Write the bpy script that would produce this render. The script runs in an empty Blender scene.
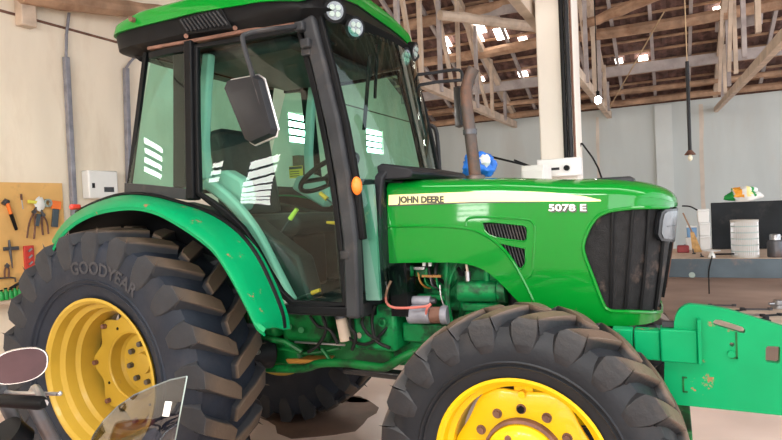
import bpy, bmesh, math, random
from mathutils import Vector, Matrix, Euler
from mathutils.geometry import tessellate_polygon
random.seed(7)
R_ = math.radians
S = bpy.context.scene
COL = S.collection

# ------------------------------------------------------------------ camera
CAM = Vector((2.6329, -2.8951, 1.5418)); FPX = 581.9
FW = Vector((-0.43406, 0.90055, -0.02444)); RT = Vector((0.90037, 0.43274, -0.04545)); UP = Vector((0.03035, 0.04173, 0.99867))
cd = bpy.data.cameras.new('camera'); co = bpy.data.objects.new('camera', cd); COL.objects.link(co)
cd.sensor_width = 36.0; cd.lens = FPX * 36.0 / 782.0; cd.clip_start = 0.02; cd.clip_end = 200
co.matrix_world = Matrix(((RT.x, UP.x, -FW.x, CAM.x), (RT.y, UP.y, -FW.y, CAM.y), (RT.z, UP.z, -FW.z, CAM.z), (0, 0, 0, 1)))
S.camera = co

# ------------------------------------------------------------------ daylight and exposure
wd = bpy.data.worlds.new('sky'); S.world = wd; wd.use_nodes = True
bg = wd.node_tree.nodes['Background']; bg.inputs[0].default_value = (0.86, 0.93, 1.0, 1); bg.inputs[1].default_value = 2.6
def area(name, loc, rot, sx, sy, power, col=(1, 1, 1)):
    l = bpy.data.lights.new(name, 'AREA'); l.shape = 'RECTANGLE'; l.size = sx; l.size_y = sy; l.energy = power; l.color = col
    o = bpy.data.objects.new(name, l); o.location = loc; o.rotation_euler = rot; COL.objects.link(o); return o
# daylight entering through the open right side, the front doorway; roof light and front fill are added, out of view
area('daylight_open_side', (8.2, 1.0, 2.3), (0, R_(90), 0), 3.6, 12.0, 100, (0.95, 0.98, 1.0))
area('daylight_front_door', (5.0, -6.02, 1.6), (R_(90), 0, 0), 4.2, 2.8, 130, (1.0, 0.96, 0.90))
area('added_roof_light', (3.6, -2.6, 4.62), (R_(-22.8), 0, 0), 6.4, 2.6, 560, (1.0, 0.97, 0.93))  # unseen overhead light, added so the floor under the tractor darkens
area('added_front_fill', (1.5, -6.02, 2.8), (R_(90), 0, 0), 2.4, .65, 170, (1.0, 0.97, 0.92))  # fill light added behind the camera to brighten the fender
S.view_settings.view_transform = 'Standard'; S.view_settings.look = 'None'
S.view_settings.gamma = 1.0; S.view_settings.use_curve_mapping = False
S.view_settings.exposure = 0.0

# ------------------------------------------------------------------ helpers
def at(px, py, ax, v):
    """point seen at (px, py) that lies on the plane axis = v (used to read real positions off the photograph)"""
    d = FW * FPX + RT * (px - 391.0) - UP * (py - 220.0)
    i = 'xyz'.index(ax); t = (v - CAM[i]) / d[i]
    return CAM + d * t

ORG = {}
def org(o): return ORG.get(o.name, Vector((0, 0, 0)))
def tag(o, label=None, cat=None, group=None, kind=None):
    if label: o['label'] = label
    if cat: o['category'] = cat
    if group: o['group'] = group
    if kind: o['kind'] = kind
    return o
def thing(name, loc, label, cat, group=None):
    o = bpy.data.objects.new(name, None); o.location = loc; o.empty_display_size = 0.1
    COL.objects.link(o); ORG[o.name] = Vector(loc)
    return tag(o, label, cat, group)

class MB:
    def __init__(s): s.v = []; s.f = []
    def add(s, vs, fs):
        n = len(s.v); s.v += [Vector(p) for p in vs]; s.f += [[i + n for i in f] for f in fs]; return s
    def box(s, c, d, rot=None):
        c = Vector(c); h = Vector(d) / 2
        m = Euler(rot).to_matrix() if rot else None
        vs = []
        for z in (-1, 1):
            for y in (-1, 1):
                for x in (-1, 1):
                    p = Vector((x * h.x, y * h.y, z * h.z)); vs.append(c + (m @ p if m else p))
        return s.add(vs, [[0, 2, 3, 1], [4, 5, 7, 6], [0, 1, 5, 4], [2, 6, 7, 3], [0, 4, 6, 2], [1, 3, 7, 5]])
    def box2(s, a, b):
        a = Vector(a); b = Vector(b); return s.box((a + b) / 2, (abs(b.x - a.x), abs(b.y - a.y), abs(b.z - a.z)))
    def loft(s, rings, caps=True, closed=True, ringloop=False):
        n = len(rings[0]); vs = [p for r in rings for p in r]; fs = []
        m = len(rings)
        for i in range(m if ringloop else m - 1):
            k = (i + 1) % m
            for j in range(n if closed else n - 1):
                q = (j + 1) % n
                fs.append([i * n + j, i * n + q, k * n + q, k * n + j])
        if caps and closed and not ringloop:
            fs.append(list(range(n))[::-1]); fs.append([(m - 1) * n + j for j in range(n)])
        return s.add(vs, fs)
    def tube(s, pts, r, n=8, caps=True, closed=False, flat=None):
        pts = [Vector(p) for p in pts]; m = len(pts); rings = []
        rr = r if isinstance(r, (list, tuple)) else [r] * m
        nrm = None
        for i in range(m):
            if closed: t = pts[(i + 1) % m] - pts[i - 1]
            else: t = pts[min(i + 1, m - 1)] - pts[max(i - 1, 0)]
            t.normalize()
            if nrm is None:
                a = Vector((0, 0, 1)) if abs(t.z) < .9 else Vector((1, 0, 0)); nrm = (a - t * a.dot(t)).normalized()
            else: nrm = (nrm - t * nrm.dot(t)).normalized()
            b = t.cross(nrm)
            fx, fy = flat if flat else (1, 1)
            rings.append([pts[i] + (nrm * math.cos(2 * math.pi * k / n) * fx + b * math.sin(2 * math.pi * k / n) * fy) * rr[i] for k in range(n)])
        return s.loft(rings, caps=caps, ringloop=closed)
    def cyl(s, a, b, r, r2=None, n=16): return s.tube([a, b], [r, r if r2 is None else r2], n)
    def bar(s, a, b, w, h, up=(0, 0, 1), off=0):
        """rectangular bar from a to b, w across, h along up"""
        a = Vector(a); b = Vector(b); t = (b - a).normalized(); u = Vector(up); u = (u - t * u.dot(t)).normalized(); c = t.cross(u)
        q = [c * w / 2 + u * h / 2, -c * w / 2 + u * h / 2, -c * w / 2 - u * h / 2, c * w / 2 - u * h / 2]
        return s.loft([[a + p for p in q], [b + p for p in q]])
    def path_bar(s, pts, w, h, up=(0, 1, 0), closed=False):
        pts = [Vector(p) for p in pts]; m = len(pts); rings = []
        for i in range(m):
            if closed: t = pts[(i + 1) % m] - pts[i - 1]
            else: t = pts[min(i + 1, m - 1)] - pts[max(i - 1, 0)]
            t.normalize(); u = Vector(up); u = (u - t * u.dot(t)).normalized(); c = t.cross(u)
            rings.append([pts[i] + c * w / 2 + u * h / 2, pts[i] - c * w / 2 + u * h / 2, pts[i] - c * w / 2 - u * h / 2, pts[i] + c * w / 2 - u * h / 2])
        return s.loft(rings, ringloop=closed)
    def lathe(s, prof, c, axis='z', n=24, caps=False, lobes=None):
        """prof: list of (radius, height along axis)"""
        c = Vector(c); rings = []
        for r, h in prof:
            ring = []
            for k in range(n):
                t = 2 * math.pi * k / n; rr = r
                if lobes and r >= lobes[0]: rr = r + lobes[2] * math.cos(lobes[1] * t)
                a, b = rr * math.cos(t), rr * math.sin(t)
                ring.append(c + (Vector((a, b, h)) if axis == 'z' else Vector((a, h, b)) if axis == 'y' else Vector((h, a, b))))
            rings.append(ring)
        return s.loft(rings, caps=caps)
    def prism(s, poly, ax, a, b):
        """extrude 2-D polygon: ax 'y' -> poly is (x,z); 'x' -> (y,z); 'z' -> (x,y)"""
        def P(p, h): return Vector((p[0], h, p[1])) if ax == 'y' else Vector((h, p[0], p[1])) if ax == 'x' else Vector((p[0], p[1], h))
        return s.loft([[P(p, a) for p in poly], [P(p, b) for p in poly]])
    def blob(s, c, d, n=10, m=7, jit=0, rot=None):
        c = Vector(c); mm = Euler(rot).to_matrix() if rot else Matrix.Identity(3); rings = []
        for i in range(m):
            t = math.pi * (i + .02 * (i == 0) - .02 * (i == m - 1)) / (m - 1)
            rings.append([c + mm @ Vector((d[0] / 2 * math.sin(t) * math.cos(2 * math.pi * k / n) * (1 + random.uniform(-jit, jit)), d[1] / 2 * math.sin(t) * math.sin(2 * math.pi * k / n) * (1 + random.uniform(-jit, jit)), -d[2] / 2 * math.cos(t) * (1 + random.uniform(-jit, jit)))) for k in range(n)])
        return s.loft(rings)
    def xf(s, m):
        s.v = [m @ p for p in s.v]; return s
    def map(s, fn):
        s.v = [Vector(fn(p)) for p in s.v]; return s
    def mirror_y(s):
        n = len(s.v); s.v += [Vector((p.x, -p.y, p.z)) for p in s.v]; s.f += [[i + n for i in f[::-1]] for f in s.f[:]]; return s
    def mesh(s, name, off=Vector((0, 0, 0)), angle=38, weld=False):
        me = bpy.data.meshes.new(name); me.from_pydata([tuple(p - off) for p in s.v], [], s.f)
        bm = bmesh.new(); bm.from_mesh(me)
        if weld: bmesh.ops.remove_doubles(bm, verts=bm.verts, dist=1e-5)
        bmesh.ops.recalc_face_normals(bm, faces=bm.faces); bm.to_mesh(me); bm.free()
        me.polygons.foreach_set('use_smooth', [True] * len(me.polygons)); me.set_sharp_from_angle(angle=R_(angle)); me.update()
        return me
    def build(s, name, mat, parent=None, bevel=0, seg=2, solid=0, label=None, cat=None, group=None, kind=None, angle=38, sub=0, weld=False, base=False):
        if parent: off = org(parent)
        else:
            xs = [p.x for p in s.v]; ys = [p.y for p in s.v]; zs = [p.z for p in s.v]
            off = Vector(((min(xs) + max(xs)) / 2, (min(ys) + max(ys)) / 2, min(zs)))
            if base: off = Vector((0, 0, 0))
        o = bpy.data.objects.new(name, s.mesh(name, off, angle, weld)); COL.objects.link(o)
        if mat: o.data.materials.append(M[mat])
        if parent: o.parent = parent; ORG[o.name] = off.copy()
        else: o.location = off; ORG[o.name] = off.copy()
        if solid:
            m = o.modifiers.new('solid', 'SOLIDIFY'); m.thickness = solid; m.offset = 0
            m = o.modifiers.new('split', 'EDGE_SPLIT'); m.split_angle = R_(40)
        if bevel:
            m = o.modifiers.new('bevel', 'BEVEL'); m.width = bevel; m.segments = seg; m.limit_method = 'ANGLE'; m.angle_limit = R_(40)
        if sub:
            m = o.modifiers.new('sub', 'SUBSURF'); m.levels = sub; m.render_levels = sub
        return tag(o, label, cat, group, kind)
def pole(name, mat, parent, p, r, **k): return MB().tube(p, r, k.pop('n', 8)).build(name, mat, parent, **k)

def crumple(c, d, amp=.25, n=40, m=24, seed=0.0, floor_z=None):
    from mathutils import noise
    rings = []
    for i in range(m):
        t = math.pi * (i + .02 * (i == 0) - .02 * (i == m - 1)) / (m - 1); ring = []
        for k in range(n):
            u = Vector((math.sin(t) * math.cos(2 * math.pi * k / n), math.sin(t) * math.sin(2 * math.pi * k / n), -math.cos(t)))
            r = 1 + amp * noise.noise(u * 1.7 + Vector((seed, 0, 0))) + amp * .55 * noise.noise(u * 4 + Vector((0, seed, 0))) + amp * .3 * abs(noise.noise(u * 9 + Vector((0, 0, seed))))
            p = Vector(c) + Vector((u.x * d[0] / 2, u.y * d[1] / 2, u.z * d[2] / 2)) * r
            if floor_z is not None: p.z = max(p.z, floor_z)
            ring.append(p)
        rings.append(ring)
    return MB().loft(rings)
def smooth(pts, n=6, closed=False):
    """Catmull-Rom through the points"""
    pts = [Vector(p) for p in pts]; m = len(pts); out = []
    for i in range(m if closed else m - 1):
        p0 = pts[i - 1] if (closed or i > 0) else pts[0]; p1 = pts[i]; p2 = pts[(i + 1) % m]
        p3 = pts[(i + 2) % m] if (closed or i + 2 < m) else pts[-1]
        for k in range(n):
            t = k / n
            out.append(.5 * (2 * p1 + (p2 - p0) * t + (2 * p0 - 5 * p1 + 4 * p2 - p3) * t * t + (3 * p1 - p0 - 3 * p2 + p3) * t ** 3))
    if not closed: out.append(pts[-1])
    return out
def sheet(outer, holes, step=None, fn=None):
    """flat polygon with holes, cut into strips, mapped by fn(u,v) -> 3-D"""
    loops = [[Vector((p[0], p[1], 0)) for p in l] for l in [outer] + list(holes)]
    tris = tessellate_polygon(loops); pts = [p for l in loops for p in l]
    bm = bmesh.new(); vs = [bm.verts.new(p) for p in pts]
    for t in tris:
        try: bm.faces.new([vs[i] for i in t])
        except ValueError: pass
    if step:
        for k, (a, nn) in enumerate(((0, (1, 0, 0)), (1, (0, 1, 0)))):
            lo = min(p[a] for p in pts); hi = max(p[a] for p in pts); x = lo + step[a]
            while x < hi - 1e-6 and step[a] > 0:
                g = bm.verts[:] + bm.edges[:] + bm.faces[:]
                bmesh.ops.bisect_plane(bm, geom=g, plane_co=(nn[0] * x, nn[1] * x, 0), plane_no=nn, dist=1e-6); x += step[a]
    b = MB(); bm.verts.index_update()
    b.add([fn(v.co.x, v.co.y) if fn else v.co.copy() for v in bm.verts], [[v.index for v in f.verts] for f in bm.faces]); bm.free()
    return b
def text_mb(body, size, extrude, fn, sx=1.0, bold=0.0):
    c = bpy.data.curves.new('txt', 'FONT'); c.body = body; c.size = size; c.extrude = extrude; c.resolution_u = 3; c.offset = bold
    o = bpy.data.objects.new('txt', c); COL.objects.link(o)
    dg = bpy.context.evaluated_depsgraph_get(); me = bpy.data.meshes.new_from_object(o.evaluated_get(dg))
    b = MB(); b.add([fn(v.co.x * sx, v.co.y, v.co.z) for v in me.vertices], [list(p.vertices) for p in me.polygons])
    bpy.data.objects.remove(o); bpy.data.curves.remove(c); bpy.data.meshes.remove(me)
    return b

# ------------------------------------------------------------------ materials
M = {}
def nodes(name):
    m = bpy.data.materials.new(name); m.use_nodes = True; nt = m.node_tree; M[name] = m
    return m, nt, nt.nodes['Principled BSDF']
def pm(name, col, rough=.5, metal=0, var=.12, scale=6, bump=0, bscale=40, dirt=None, damt=.5, dscale=4, dthr=.5, coat=0, spec=.5, stretch=None, dsoft=.12):
    m, nt, b = nodes(name); N = nt.nodes.new; L = nt.links.new
    b.inputs['Roughness'].default_value = rough; b.inputs['Metallic'].default_value = metal
    b.inputs['Specular IOR Level'].default_value = spec; b.inputs['Coat Weight'].default_value = coat; b.inputs['Coat Roughness'].default_value = .05
    tc = N('ShaderNodeTexCoord'); vec = tc.outputs['Object']
    if stretch:
        mp = N('ShaderNodeMapping'); mp.inputs['Scale'].default_value = stretch; L(vec, mp.inputs['Vector']); vec = mp.outputs[0]
    n1 = N('ShaderNodeTexNoise'); n1.inputs['Scale'].default_value = scale; n1.inputs['Detail'].default_value = 5; L(vec, n1.inputs['Vector'])
    cr = N('ShaderNodeValToRGB'); e = cr.color_ramp.elements
    e[0].position = .3; e[1].position = .7
    e[0].color = [max(0, c * (1 - var)) for c in col] + [1]; e[1].color = [min(1, c * (1 + var)) for c in col] + [1]
    L(n1.outputs['Fac'], cr.inputs['Fac']); out = cr.outputs['Color']
    if dirt:
        n2 = N('ShaderNodeTexNoise'); n2.inputs['Scale'].default_value = dscale; n2.inputs['Detail'].default_value = 8; n2.inputs['Roughness'].default_value = .65; L(vec, n2.inputs['Vector'])
        mr = N('ShaderNodeMapRange'); mr.inputs['From Min'].default_value = dthr; mr.inputs['From Max'].default_value = dthr + dsoft; mr.inputs['To Max'].default_value = damt; L(n2.outputs['Fac'], mr.inputs['Value'])
        mx = N('ShaderNodeMix'); mx.data_type = 'RGBA'; L(mr.outputs[0], mx.inputs['Factor']); L(out, mx.inputs['A']); mx.inputs['B'].default_value = (*dirt, 1); out = mx.outputs['Result']
    L(out, b.inputs['Base Color'])
    if bump:
        n3 = N('ShaderNodeTexNoise'); n3.inputs['Scale'].default_value = bscale; n3.inputs['Detail'].default_value = 6; L(vec, n3.inputs['Vector'])
        bp = N('ShaderNodeBump'); bp.inputs['Strength'].default_value = bump; bp.inputs['Distance'].default_value = .01; L(n3.outputs['Fac'], bp.inputs['Height']); L(bp.outputs[0], b.inputs['Normal'])
    return m
def glass(name, tint, refl=.5, rough=.0):
    m, nt, b = nodes(name); N = nt.nodes.new; L = nt.links.new; nt.nodes.remove(b)
    tr = N('ShaderNodeBsdfTransparent'); tr.inputs[0].default_value = (*tint, 1)
    gl = N('ShaderNodeBsdfGlossy'); gl.inputs['Roughness'].default_value = rough; gl.inputs[0].default_value = (.9, .95, .93, 1)
    fr = N('ShaderNodeFresnel'); ge = N('ShaderNodeNewGeometry'); mi = N('ShaderNodeMapRange')   # the node inverts the index on back faces; thin panes reflect alike from both sides
    mi.inputs['To Min'].default_value = 1.5; mi.inputs['To Max'].default_value = 1 / 1.5; L(ge.outputs['Backfacing'], mi.inputs['Value']); L(mi.outputs[0], fr.inputs['IOR'])
    mu = N('ShaderNodeMath'); mu.operation = 'MULTIPLY'; mu.inputs[1].default_value = refl; L(fr.outputs[0], mu.inputs[0])
    mx = N('ShaderNodeMixShader'); L(mu.outputs[0], mx.inputs[0]); L(tr.outputs[0], mx.inputs[1]); L(gl.outputs[0], mx.inputs[2])
    L(mx.outputs[0], nt.nodes['Material Output'].inputs['Surface']); return m
def emit(name, col, st):
    m, nt, b = nodes(name); b.inputs['Base Color'].default_value = (*col, 1); b.inputs['Emission Color'].default_value = (*col, 1); b.inputs['Emission Strength'].default_value = st; return m

pm('green', (.0008, .185, .017), .35, var=.05, scale=3, spec=.05, coat=.75, bump=.02, bscale=8)
pm('green_dull', (.002, .115, .022), .45, spec=.25, var=.25, scale=9, dirt=(.008, .016, .008), damt=.85, dscale=7, dthr=.47)
pm('green_worn', (.001, .25, .088), .38, var=.08, scale=5, spec=.12, coat=.05, dirt=(.33, .10, .06), damt=.9, dscale=9, dthr=.635, dsoft=.03)
pm('green_engine', (.002, .19, .05), .42, spec=.25, var=.25, scale=12, dirt=(.008, .016, .010), damt=.85, dscale=9, dthr=.48)
pm('yellow', (.78, .48, .004), .36, spec=.25, var=.07, scale=4, coat=.2, dirt=(.22, .10, .02), damt=.7, dscale=22, dthr=.68, dsoft=.03)
pm('yellow_dusty', (.46, .30, .035), .42, spec=.3, var=.10, scale=4, coat=.1, dirt=(.30, .18, .06), damt=.6, dscale=16, dthr=.64, dsoft=.06)
pm('decal_yellow', (.92, .80, .34), .35, var=.03)
pm('decal_dark', (.03, .03, .02), .4, var=.03)
pm('decal_white', (.9, .9, .86), .35, var=.03)
pm('rubber', (.014, .019, .030), .6, var=.25, scale=5, spec=.25, bump=.15, bscale=60, dirt=(.06, .052, .05), damt=.4, dscale=4, dthr=.52, dsoft=.25)
pm('rubber_front', (.010, .012, .016), .5, var=.25, scale=5, spec=.3, bump=.12, bscale=60, dirt=(.07, .058, .05), damt=.35, dscale=4, dthr=.52, dsoft=.25)
def tread(name, Rt, base, brown, rough):
    m = pm(name, base, rough, var=.3, scale=8, bump=.18, bscale=60, dirt=[c * .5 for c in brown], damt=.4, dscale=6, dthr=.53, dsoft=.2)
    nt = m.node_tree; N = nt.nodes.new; L = nt.links.new; b = nt.nodes['Principled BSDF']; src = b.inputs['Base Color'].links[0].from_socket
    tc = N('ShaderNodeTexCoord'); sp = N('ShaderNodeSeparateXYZ'); L(tc.outputs['Object'], sp.inputs[0]); cb = N('ShaderNodeCombineXYZ'); L(sp.outputs['X'], cb.inputs['X']); L(sp.outputs['Z'], cb.inputs['Z'])
    ln = N('ShaderNodeVectorMath'); ln.operation = 'LENGTH'; L(cb.outputs[0], ln.inputs[0])
    nz = N('ShaderNodeTexNoise'); nz.inputs['Scale'].default_value = 14; L(tc.outputs['Object'], nz.inputs['Vector'])
    ad = N('ShaderNodeMath'); ad.operation = 'MULTIPLY_ADD'; L(nz.outputs['Fac'], ad.inputs[0]); ad.inputs[1].default_value = .012; L(ln.outputs['Value'], ad.inputs[2])
    mr = N('ShaderNodeMapRange'); mr.inputs['From Min'].default_value = Rt - .016; mr.inputs['From Max'].default_value = Rt - .002; mr.inputs['To Max'].default_value = .85; L(ad.outputs[0], mr.inputs['Value'])
    mx = N('ShaderNodeMix'); mx.data_type = 'RGBA'; L(mr.outputs[0], mx.inputs['Factor']); L(src, mx.inputs['A']); mx.inputs['B'].default_value = (*brown, 1); L(mx.outputs['Result'], b.inputs['Base Color'])
tread('rubber_lug', .757, (.016, .018, .023), (.105, .070, .045), .75)
tread('rubber_front_lug', .580, (.010, .011, .014), (.14, .092, .065), .5)
pm('rubber_text', (.030, .030, .036), .7, var=.2)
pm('black', (.005, .0052, .006), .45, var=.2, scale=10, spec=.12)
pm('black_gloss', (.010, .011, .013), .25, var=.1)
pm('charcoal', (.026, .027, .03), .45, var=.25, scale=8, dirt=(.10, .08, .07), damt=.3, dscale=6, dthr=.55, spec=.2)
pm('grille', (.011, .011, .012), .6, spec=.2, var=.4, scale=30, bump=.35, bscale=220, dirt=(.16, .11, .09), damt=.5, dscale=7, dthr=.55)
pm('grey_plastic', (.014, .015, .018), .4, var=.15, spec=.15)
pm('trim_grey', (.30, .37, .34), .55, var=.08)
pm('pillar_inner', (.36, .46, .41), .5, var=.06)
pm('strip_green', (.14, .26, .21), .3, var=.06)
pm('steel', (.45, .45, .46), .35, metal=.9, var=.2)
pm('steel_dark', (.10, .10, .11), .45, metal=.6, var=.3, dirt=(.12, .06, .03), damt=.5)
pm('rust', (.16, .075, .05), .75, var=.35, scale=14, bump=.3)
pm('exhaust', (.060, .046, .040), .6, metal=.3, var=.35, scale=10, dirt=(.13, .06, .035), damt=.7, dscale=8, dthr=.5)
pm('orange', (.95, .20, .02), .4, var=.04)
pm('red', (.62, .045, .03), .4, var=.1)
pm('blue_cloth', (.02, .16, .62), .55, var=.25, scale=20, bump=.3, bscale=30)
pm('white_paint', (.74, .73, .69), .5, var=.06, scale=5, dirt=(.45, .36, .27), damt=.5, dscale=3, dthr=.6)
pm('white_plastic', (.82, .82, .80), .4, var=.04)
pm('yellow_sticker', (.85, .62, .05), .5, var=.04)
pm('lever_yellow', (.80, .74, .10), .45, var=.05)
pm('lever_orange', (.90, .38, .03), .45, var=.05)
pm('wire_pink', (.55, .14, .11), .5, var=.1)
pm('grey_cast', (.26, .26, .30), .5, metal=.3, var=.25, scale=12)
pm('chrome', (.75, .76, .78), .14, metal=1, var=.05)
pm('headlamp_glass', (.18, .19, .20), .2, metal=.6, var=.15, scale=20)
pm('oil_shade', (.20, .125, .095), .45, var=.3, scale=4, spec=.3)  # oil stain colour, also standing in for shade on the floor
pm('brown_fluid', (.36, .16, .03), .4, var=.3)
pm('wall_cream', (.86, .76, .62), .85, var=.10, scale=1.6, bump=.12, bscale=14, dirt=(.52, .36, .23), damt=.55, dscale=1.3, dthr=.52, dsoft=.3, stretch=(1, 1.2, .35))
pm('wall_grey', (.55, .59, .58), .85, var=.08, scale=1.5, bump=.12, bscale=14, dirt=(.50, .44, .38), damt=.5, dscale=1.1, dthr=.53, dsoft=.3, stretch=(1.2, 1, .3))
pm('plaster_light', (.62, .66, .65), .85, var=.06, scale=2, bump=.1)
pm('pillar_plaster', (.80, .74, .66), .8, var=.06, scale=2.5, bump=.12, bscale=12, dirt=(.50, .40, .32), damt=.4, dscale=2.5, dthr=.58, stretch=(1, 1, .5))
pm('stain', (.64, .56, .48), .9, var=.15, scale=3)
pm('floor', (.84, .66, .57), .30, var=.16, scale=.9, bump=.03, bscale=5, dirt=(.82, .68, .61), damt=.7, dscale=1.1, dthr=.48, dsoft=.25, spec=.6)
pm('wood', (.40, .25, .16), .75, var=.35, scale=5, bump=.25, bscale=25, dirt=(.20, .09, .045), damt=.7, dscale=3, dthr=.5, dsoft=.2)
pm('wood_pale', (.58, .46, .36), .75, var=.2, scale=5, bump=.2, bscale=25, dirt=(.30, .20, .15), damt=.6, dscale=3, dthr=.53, dsoft=.2)
pm('wood_grey', (.42, .37, .36), .8, var=.2, scale=5, bump=.2, bscale=25, dirt=(.22, .16, .14), damt=.6, dscale=4, dthr=.53, dsoft=.2)
pm('clay_tile', (.14, .075, .062), .85, var=.5, scale=9, bump=.3, dirt=(.05, .035, .035), damt=.7, dscale=5, dthr=.5, dsoft=.2)
pm('pegboard', (.80, .47, .16), .7, var=.10, scale=3, dirt=(.45, .27, .12), damt=.5, dscale=6, dthr=.58)
pm('bench_steel', (.065, .09, .11), .45, metal=.3, var=.25, scale=4, dirt=(.25, .15, .11), damt=.4, dscale=5, dthr=.55)
pm('bench_top', (.62, .48, .37), .7, var=.2, scale=6, dirt=(.25, .15, .1), damt=.5, dscale=6, dthr=.55)
pm('board_dark', (.012, .015, .018), .55, var=.3, scale=5, spec=.2, dirt=(.06, .06, .06), damt=.5, dscale=3, dthr=.55)
pm('filter_paper', (.46, .44, .40), .6, var=.1, scale=20, dirt=(.36, .30, .25), damt=.5, dscale=10, dthr=.5)
pm('blue_box', (.18, .36, .62), .5, var=.1)
pm('red_dark', (.28, .03, .035), .5, var=.1)
pm('straw', (.55, .33, .13), .8, var=.25, scale=30)
pm('green_plastic', (.01, .32, .06), .4, var=.15)
pm('mirror_reflection', (.06, .03, .035), .12, metal=.3, var=.3, scale=8)  # dark maroon reflection painted into the mirror's base colour
pm('tank_paint', (.16, .02, .02), .25, var=.1, coat=.5)
pm('cable', (.010, .010, .010), .5, var=.1, spec=.2)
pm('cord', (.50, .36, .22), .8, var=.1)
pm('panel_brown', (.40, .30, .25), .7, var=.2, scale=3, stretch=(.4, 1, 4))
pm('cardboard', (.55, .40, .26), .8, var=.1)
glass('cab_glass', (.57, .87, .77), .9)
glass('visor', (.55, .55, .62), 1.2)
glass('pane', (.88, .94, .92), .8)
emit('window_glow', (1, .97, .92), 22); emit('bulb_lit', (1, .98, .92), 40); emit('skylight', (1, .95, .86), 9)
pm('bulb_glass', (.86, .80, .62), .15, var=.03)
# ------------------------------------------------------------------ the shed
XL, YB, YF, XR = -2.30, 9.30, -6.10, 8.2
EAVE, RIDGE_Y, PITCH = 3.27, 1.60, 0.42
def roof_z(y): return EAVE + PITCH * (YB - RIDGE_Y) - PITCH * abs(y - RIDGE_Y)

fl = MB().box2((XL - .4, YF - 6, -.12), (XR + 7, YB + .3, 0)).build('floor', 'floor', base=True, kind='structure')

def floor_patch(px, py, w, d, n=22):
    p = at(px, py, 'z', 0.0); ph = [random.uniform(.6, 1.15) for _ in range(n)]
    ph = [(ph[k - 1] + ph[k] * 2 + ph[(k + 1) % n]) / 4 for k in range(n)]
    MB().prism([(p.x + w * ph[k] * math.cos(2 * math.pi * k / n), p.y + d * ph[k] * math.sin(2 * math.pi * k / n)) for k in range(n)], 'z', -.001, .0015).build('oil_and_shade_patch', 'oil_shade', fl)
floor_patch(322, 412, .55, .50); floor_patch(352, 399, .16, .09)  # oil stain, with the shade under the tractor painted in as dark patches
WIN = [(4.09, 4.61, 2.525, 2.975, 4), (6.48, 7.15, 2.525, 2.98, 4), (-1.98, -1.45, 2.15, 2.50, 4)]
WINF = [(.30, 2.70, 2.48, 3.12, 1), (.04, .54, 1.62, 2.28, 4), (-1.52, -1.02, 1.86, 2.95, 7), (-2.14, -1.93, 2.78, 3.10, 3)]  # first opening is added, unseen, to go with the front fill light
gable = [(YF, 0), (YB, 0), (YB, roof_z(YB)), (RIDGE_Y, roof_z(RIDGE_Y)), (YF, roof_z(YF))]
def hole(w): a, b, c, d, n = w; return [(a, c), (b, c), (b, d), (a, d)]
wl = sheet(gable, [hole(w) for w in WIN], None, lambda u, v: Vector((XL - .075, u, v)))
wl = wl.build('wall_left', 'wall_cream', base=True, solid=.15, kind='structure')
wn = 0
for pos, lst in ((lambda u, v, e=0: Vector((XL - .05 + e, u, v)), WIN), (lambda u, v, e=0: Vector((u, YF - .05 + e, v)), WINF)):
    for a, b, c, d, n in lst:
        wn += 1; up_ = (pos(0, 0, 1) - pos(0, 0, 0)); w = MB()
        for p, q in (((a, c), (b, c)), ((b, c), (b, d)), ((b, d), (a, d)), ((a, d), (a, c))): w.bar(pos(*p), pos(*q), .035, .06, up=up_)
        w = w.build('window_%d' % wn, 'white_paint', base=True, kind='structure')
        for k in range(1, n):
            z = c + (d - c) * k / n; MB().bar(pos(a, z), pos(b, z), .034, .045, up=up_).build('window_bar', 'steel_dark', w)
        for k in range(n):
            z0 = c + (d - c) * k / n + .016; z1 = c + (d - c) * (k + 1) / n - .016
            MB().box2(pos(a + .017, z0, -.003), pos(b - .017, z1, .001)).build('pane', 'window_glow' if n > 1 else 'pane', w)
# dark joint between wall head and gable, ledge timber and a wooden block
MB().box2((XL - .02, YF, 3.285), (XL + .012, YB, 3.305)).build('trim_1', 'rust', base=True, kind='structure')
MB().box2((XL - .15, YB, 0), (XR, YB + .16, 3.24)).build('wall_back', 'wall_grey', base=True, kind='structure')
wb = bpy.data.objects['wall_back']
MB().box2((XL - .2, YB + .06, 3.2), (XR, YB + .3, 3.62)).build('wall_plate', 'rust', wb)
a = at(656, 150, 'y', YB); b = at(673, 150, 'y', YB)
MB().box2((a.x, YB - .07, 0), (b.x, YB + .02, 3.2)).build('trim_2', 'plaster_light', base=True, kind='structure')
def streak(px0, px1, z0, z1, name='rust_stain'):
    a = at(px0, 150, 'y', YB).x; b = at(px1, 150, 'y', YB).x; w = b - a
    w *= .7; b = a + w
    pts = [(a + w * .3, z1), (b - w * .1, z1)] + [(b - w * random.uniform(0, .3), z1 - (z1 - z0) * k / 7) for k in range(1, 7)] + [(a + w * .6, z0)] + [(a + w * random.uniform(0, .3), z0 + (z1 - z0) * k / 7) for k in range(1, 7)]
    MB().prism(pts, 'y', YB - .004, YB + .001).build(name, 'stain', wb)
streak(596, 602, 1.2, 3.1); streak(698, 708, .8, 3.15); streak(488, 500, 2.35, 2.5, 'bare_patch')
DX0, DX1 = 2.85, 7.15
wf = sheet([(XL - .15, 0), (DX0, 0), (DX0, 3.0), (DX1, 3.0), (DX1, 0), (XR, 0), (XR, 3.27), (XL - .15, 3.27)], [hole(w) for w in WINF], None, lambda u, v: Vector((u, YF - .075, v)))
wf.build('wall_front', 'wall_cream', base=True, solid=.15, kind='structure')

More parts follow.
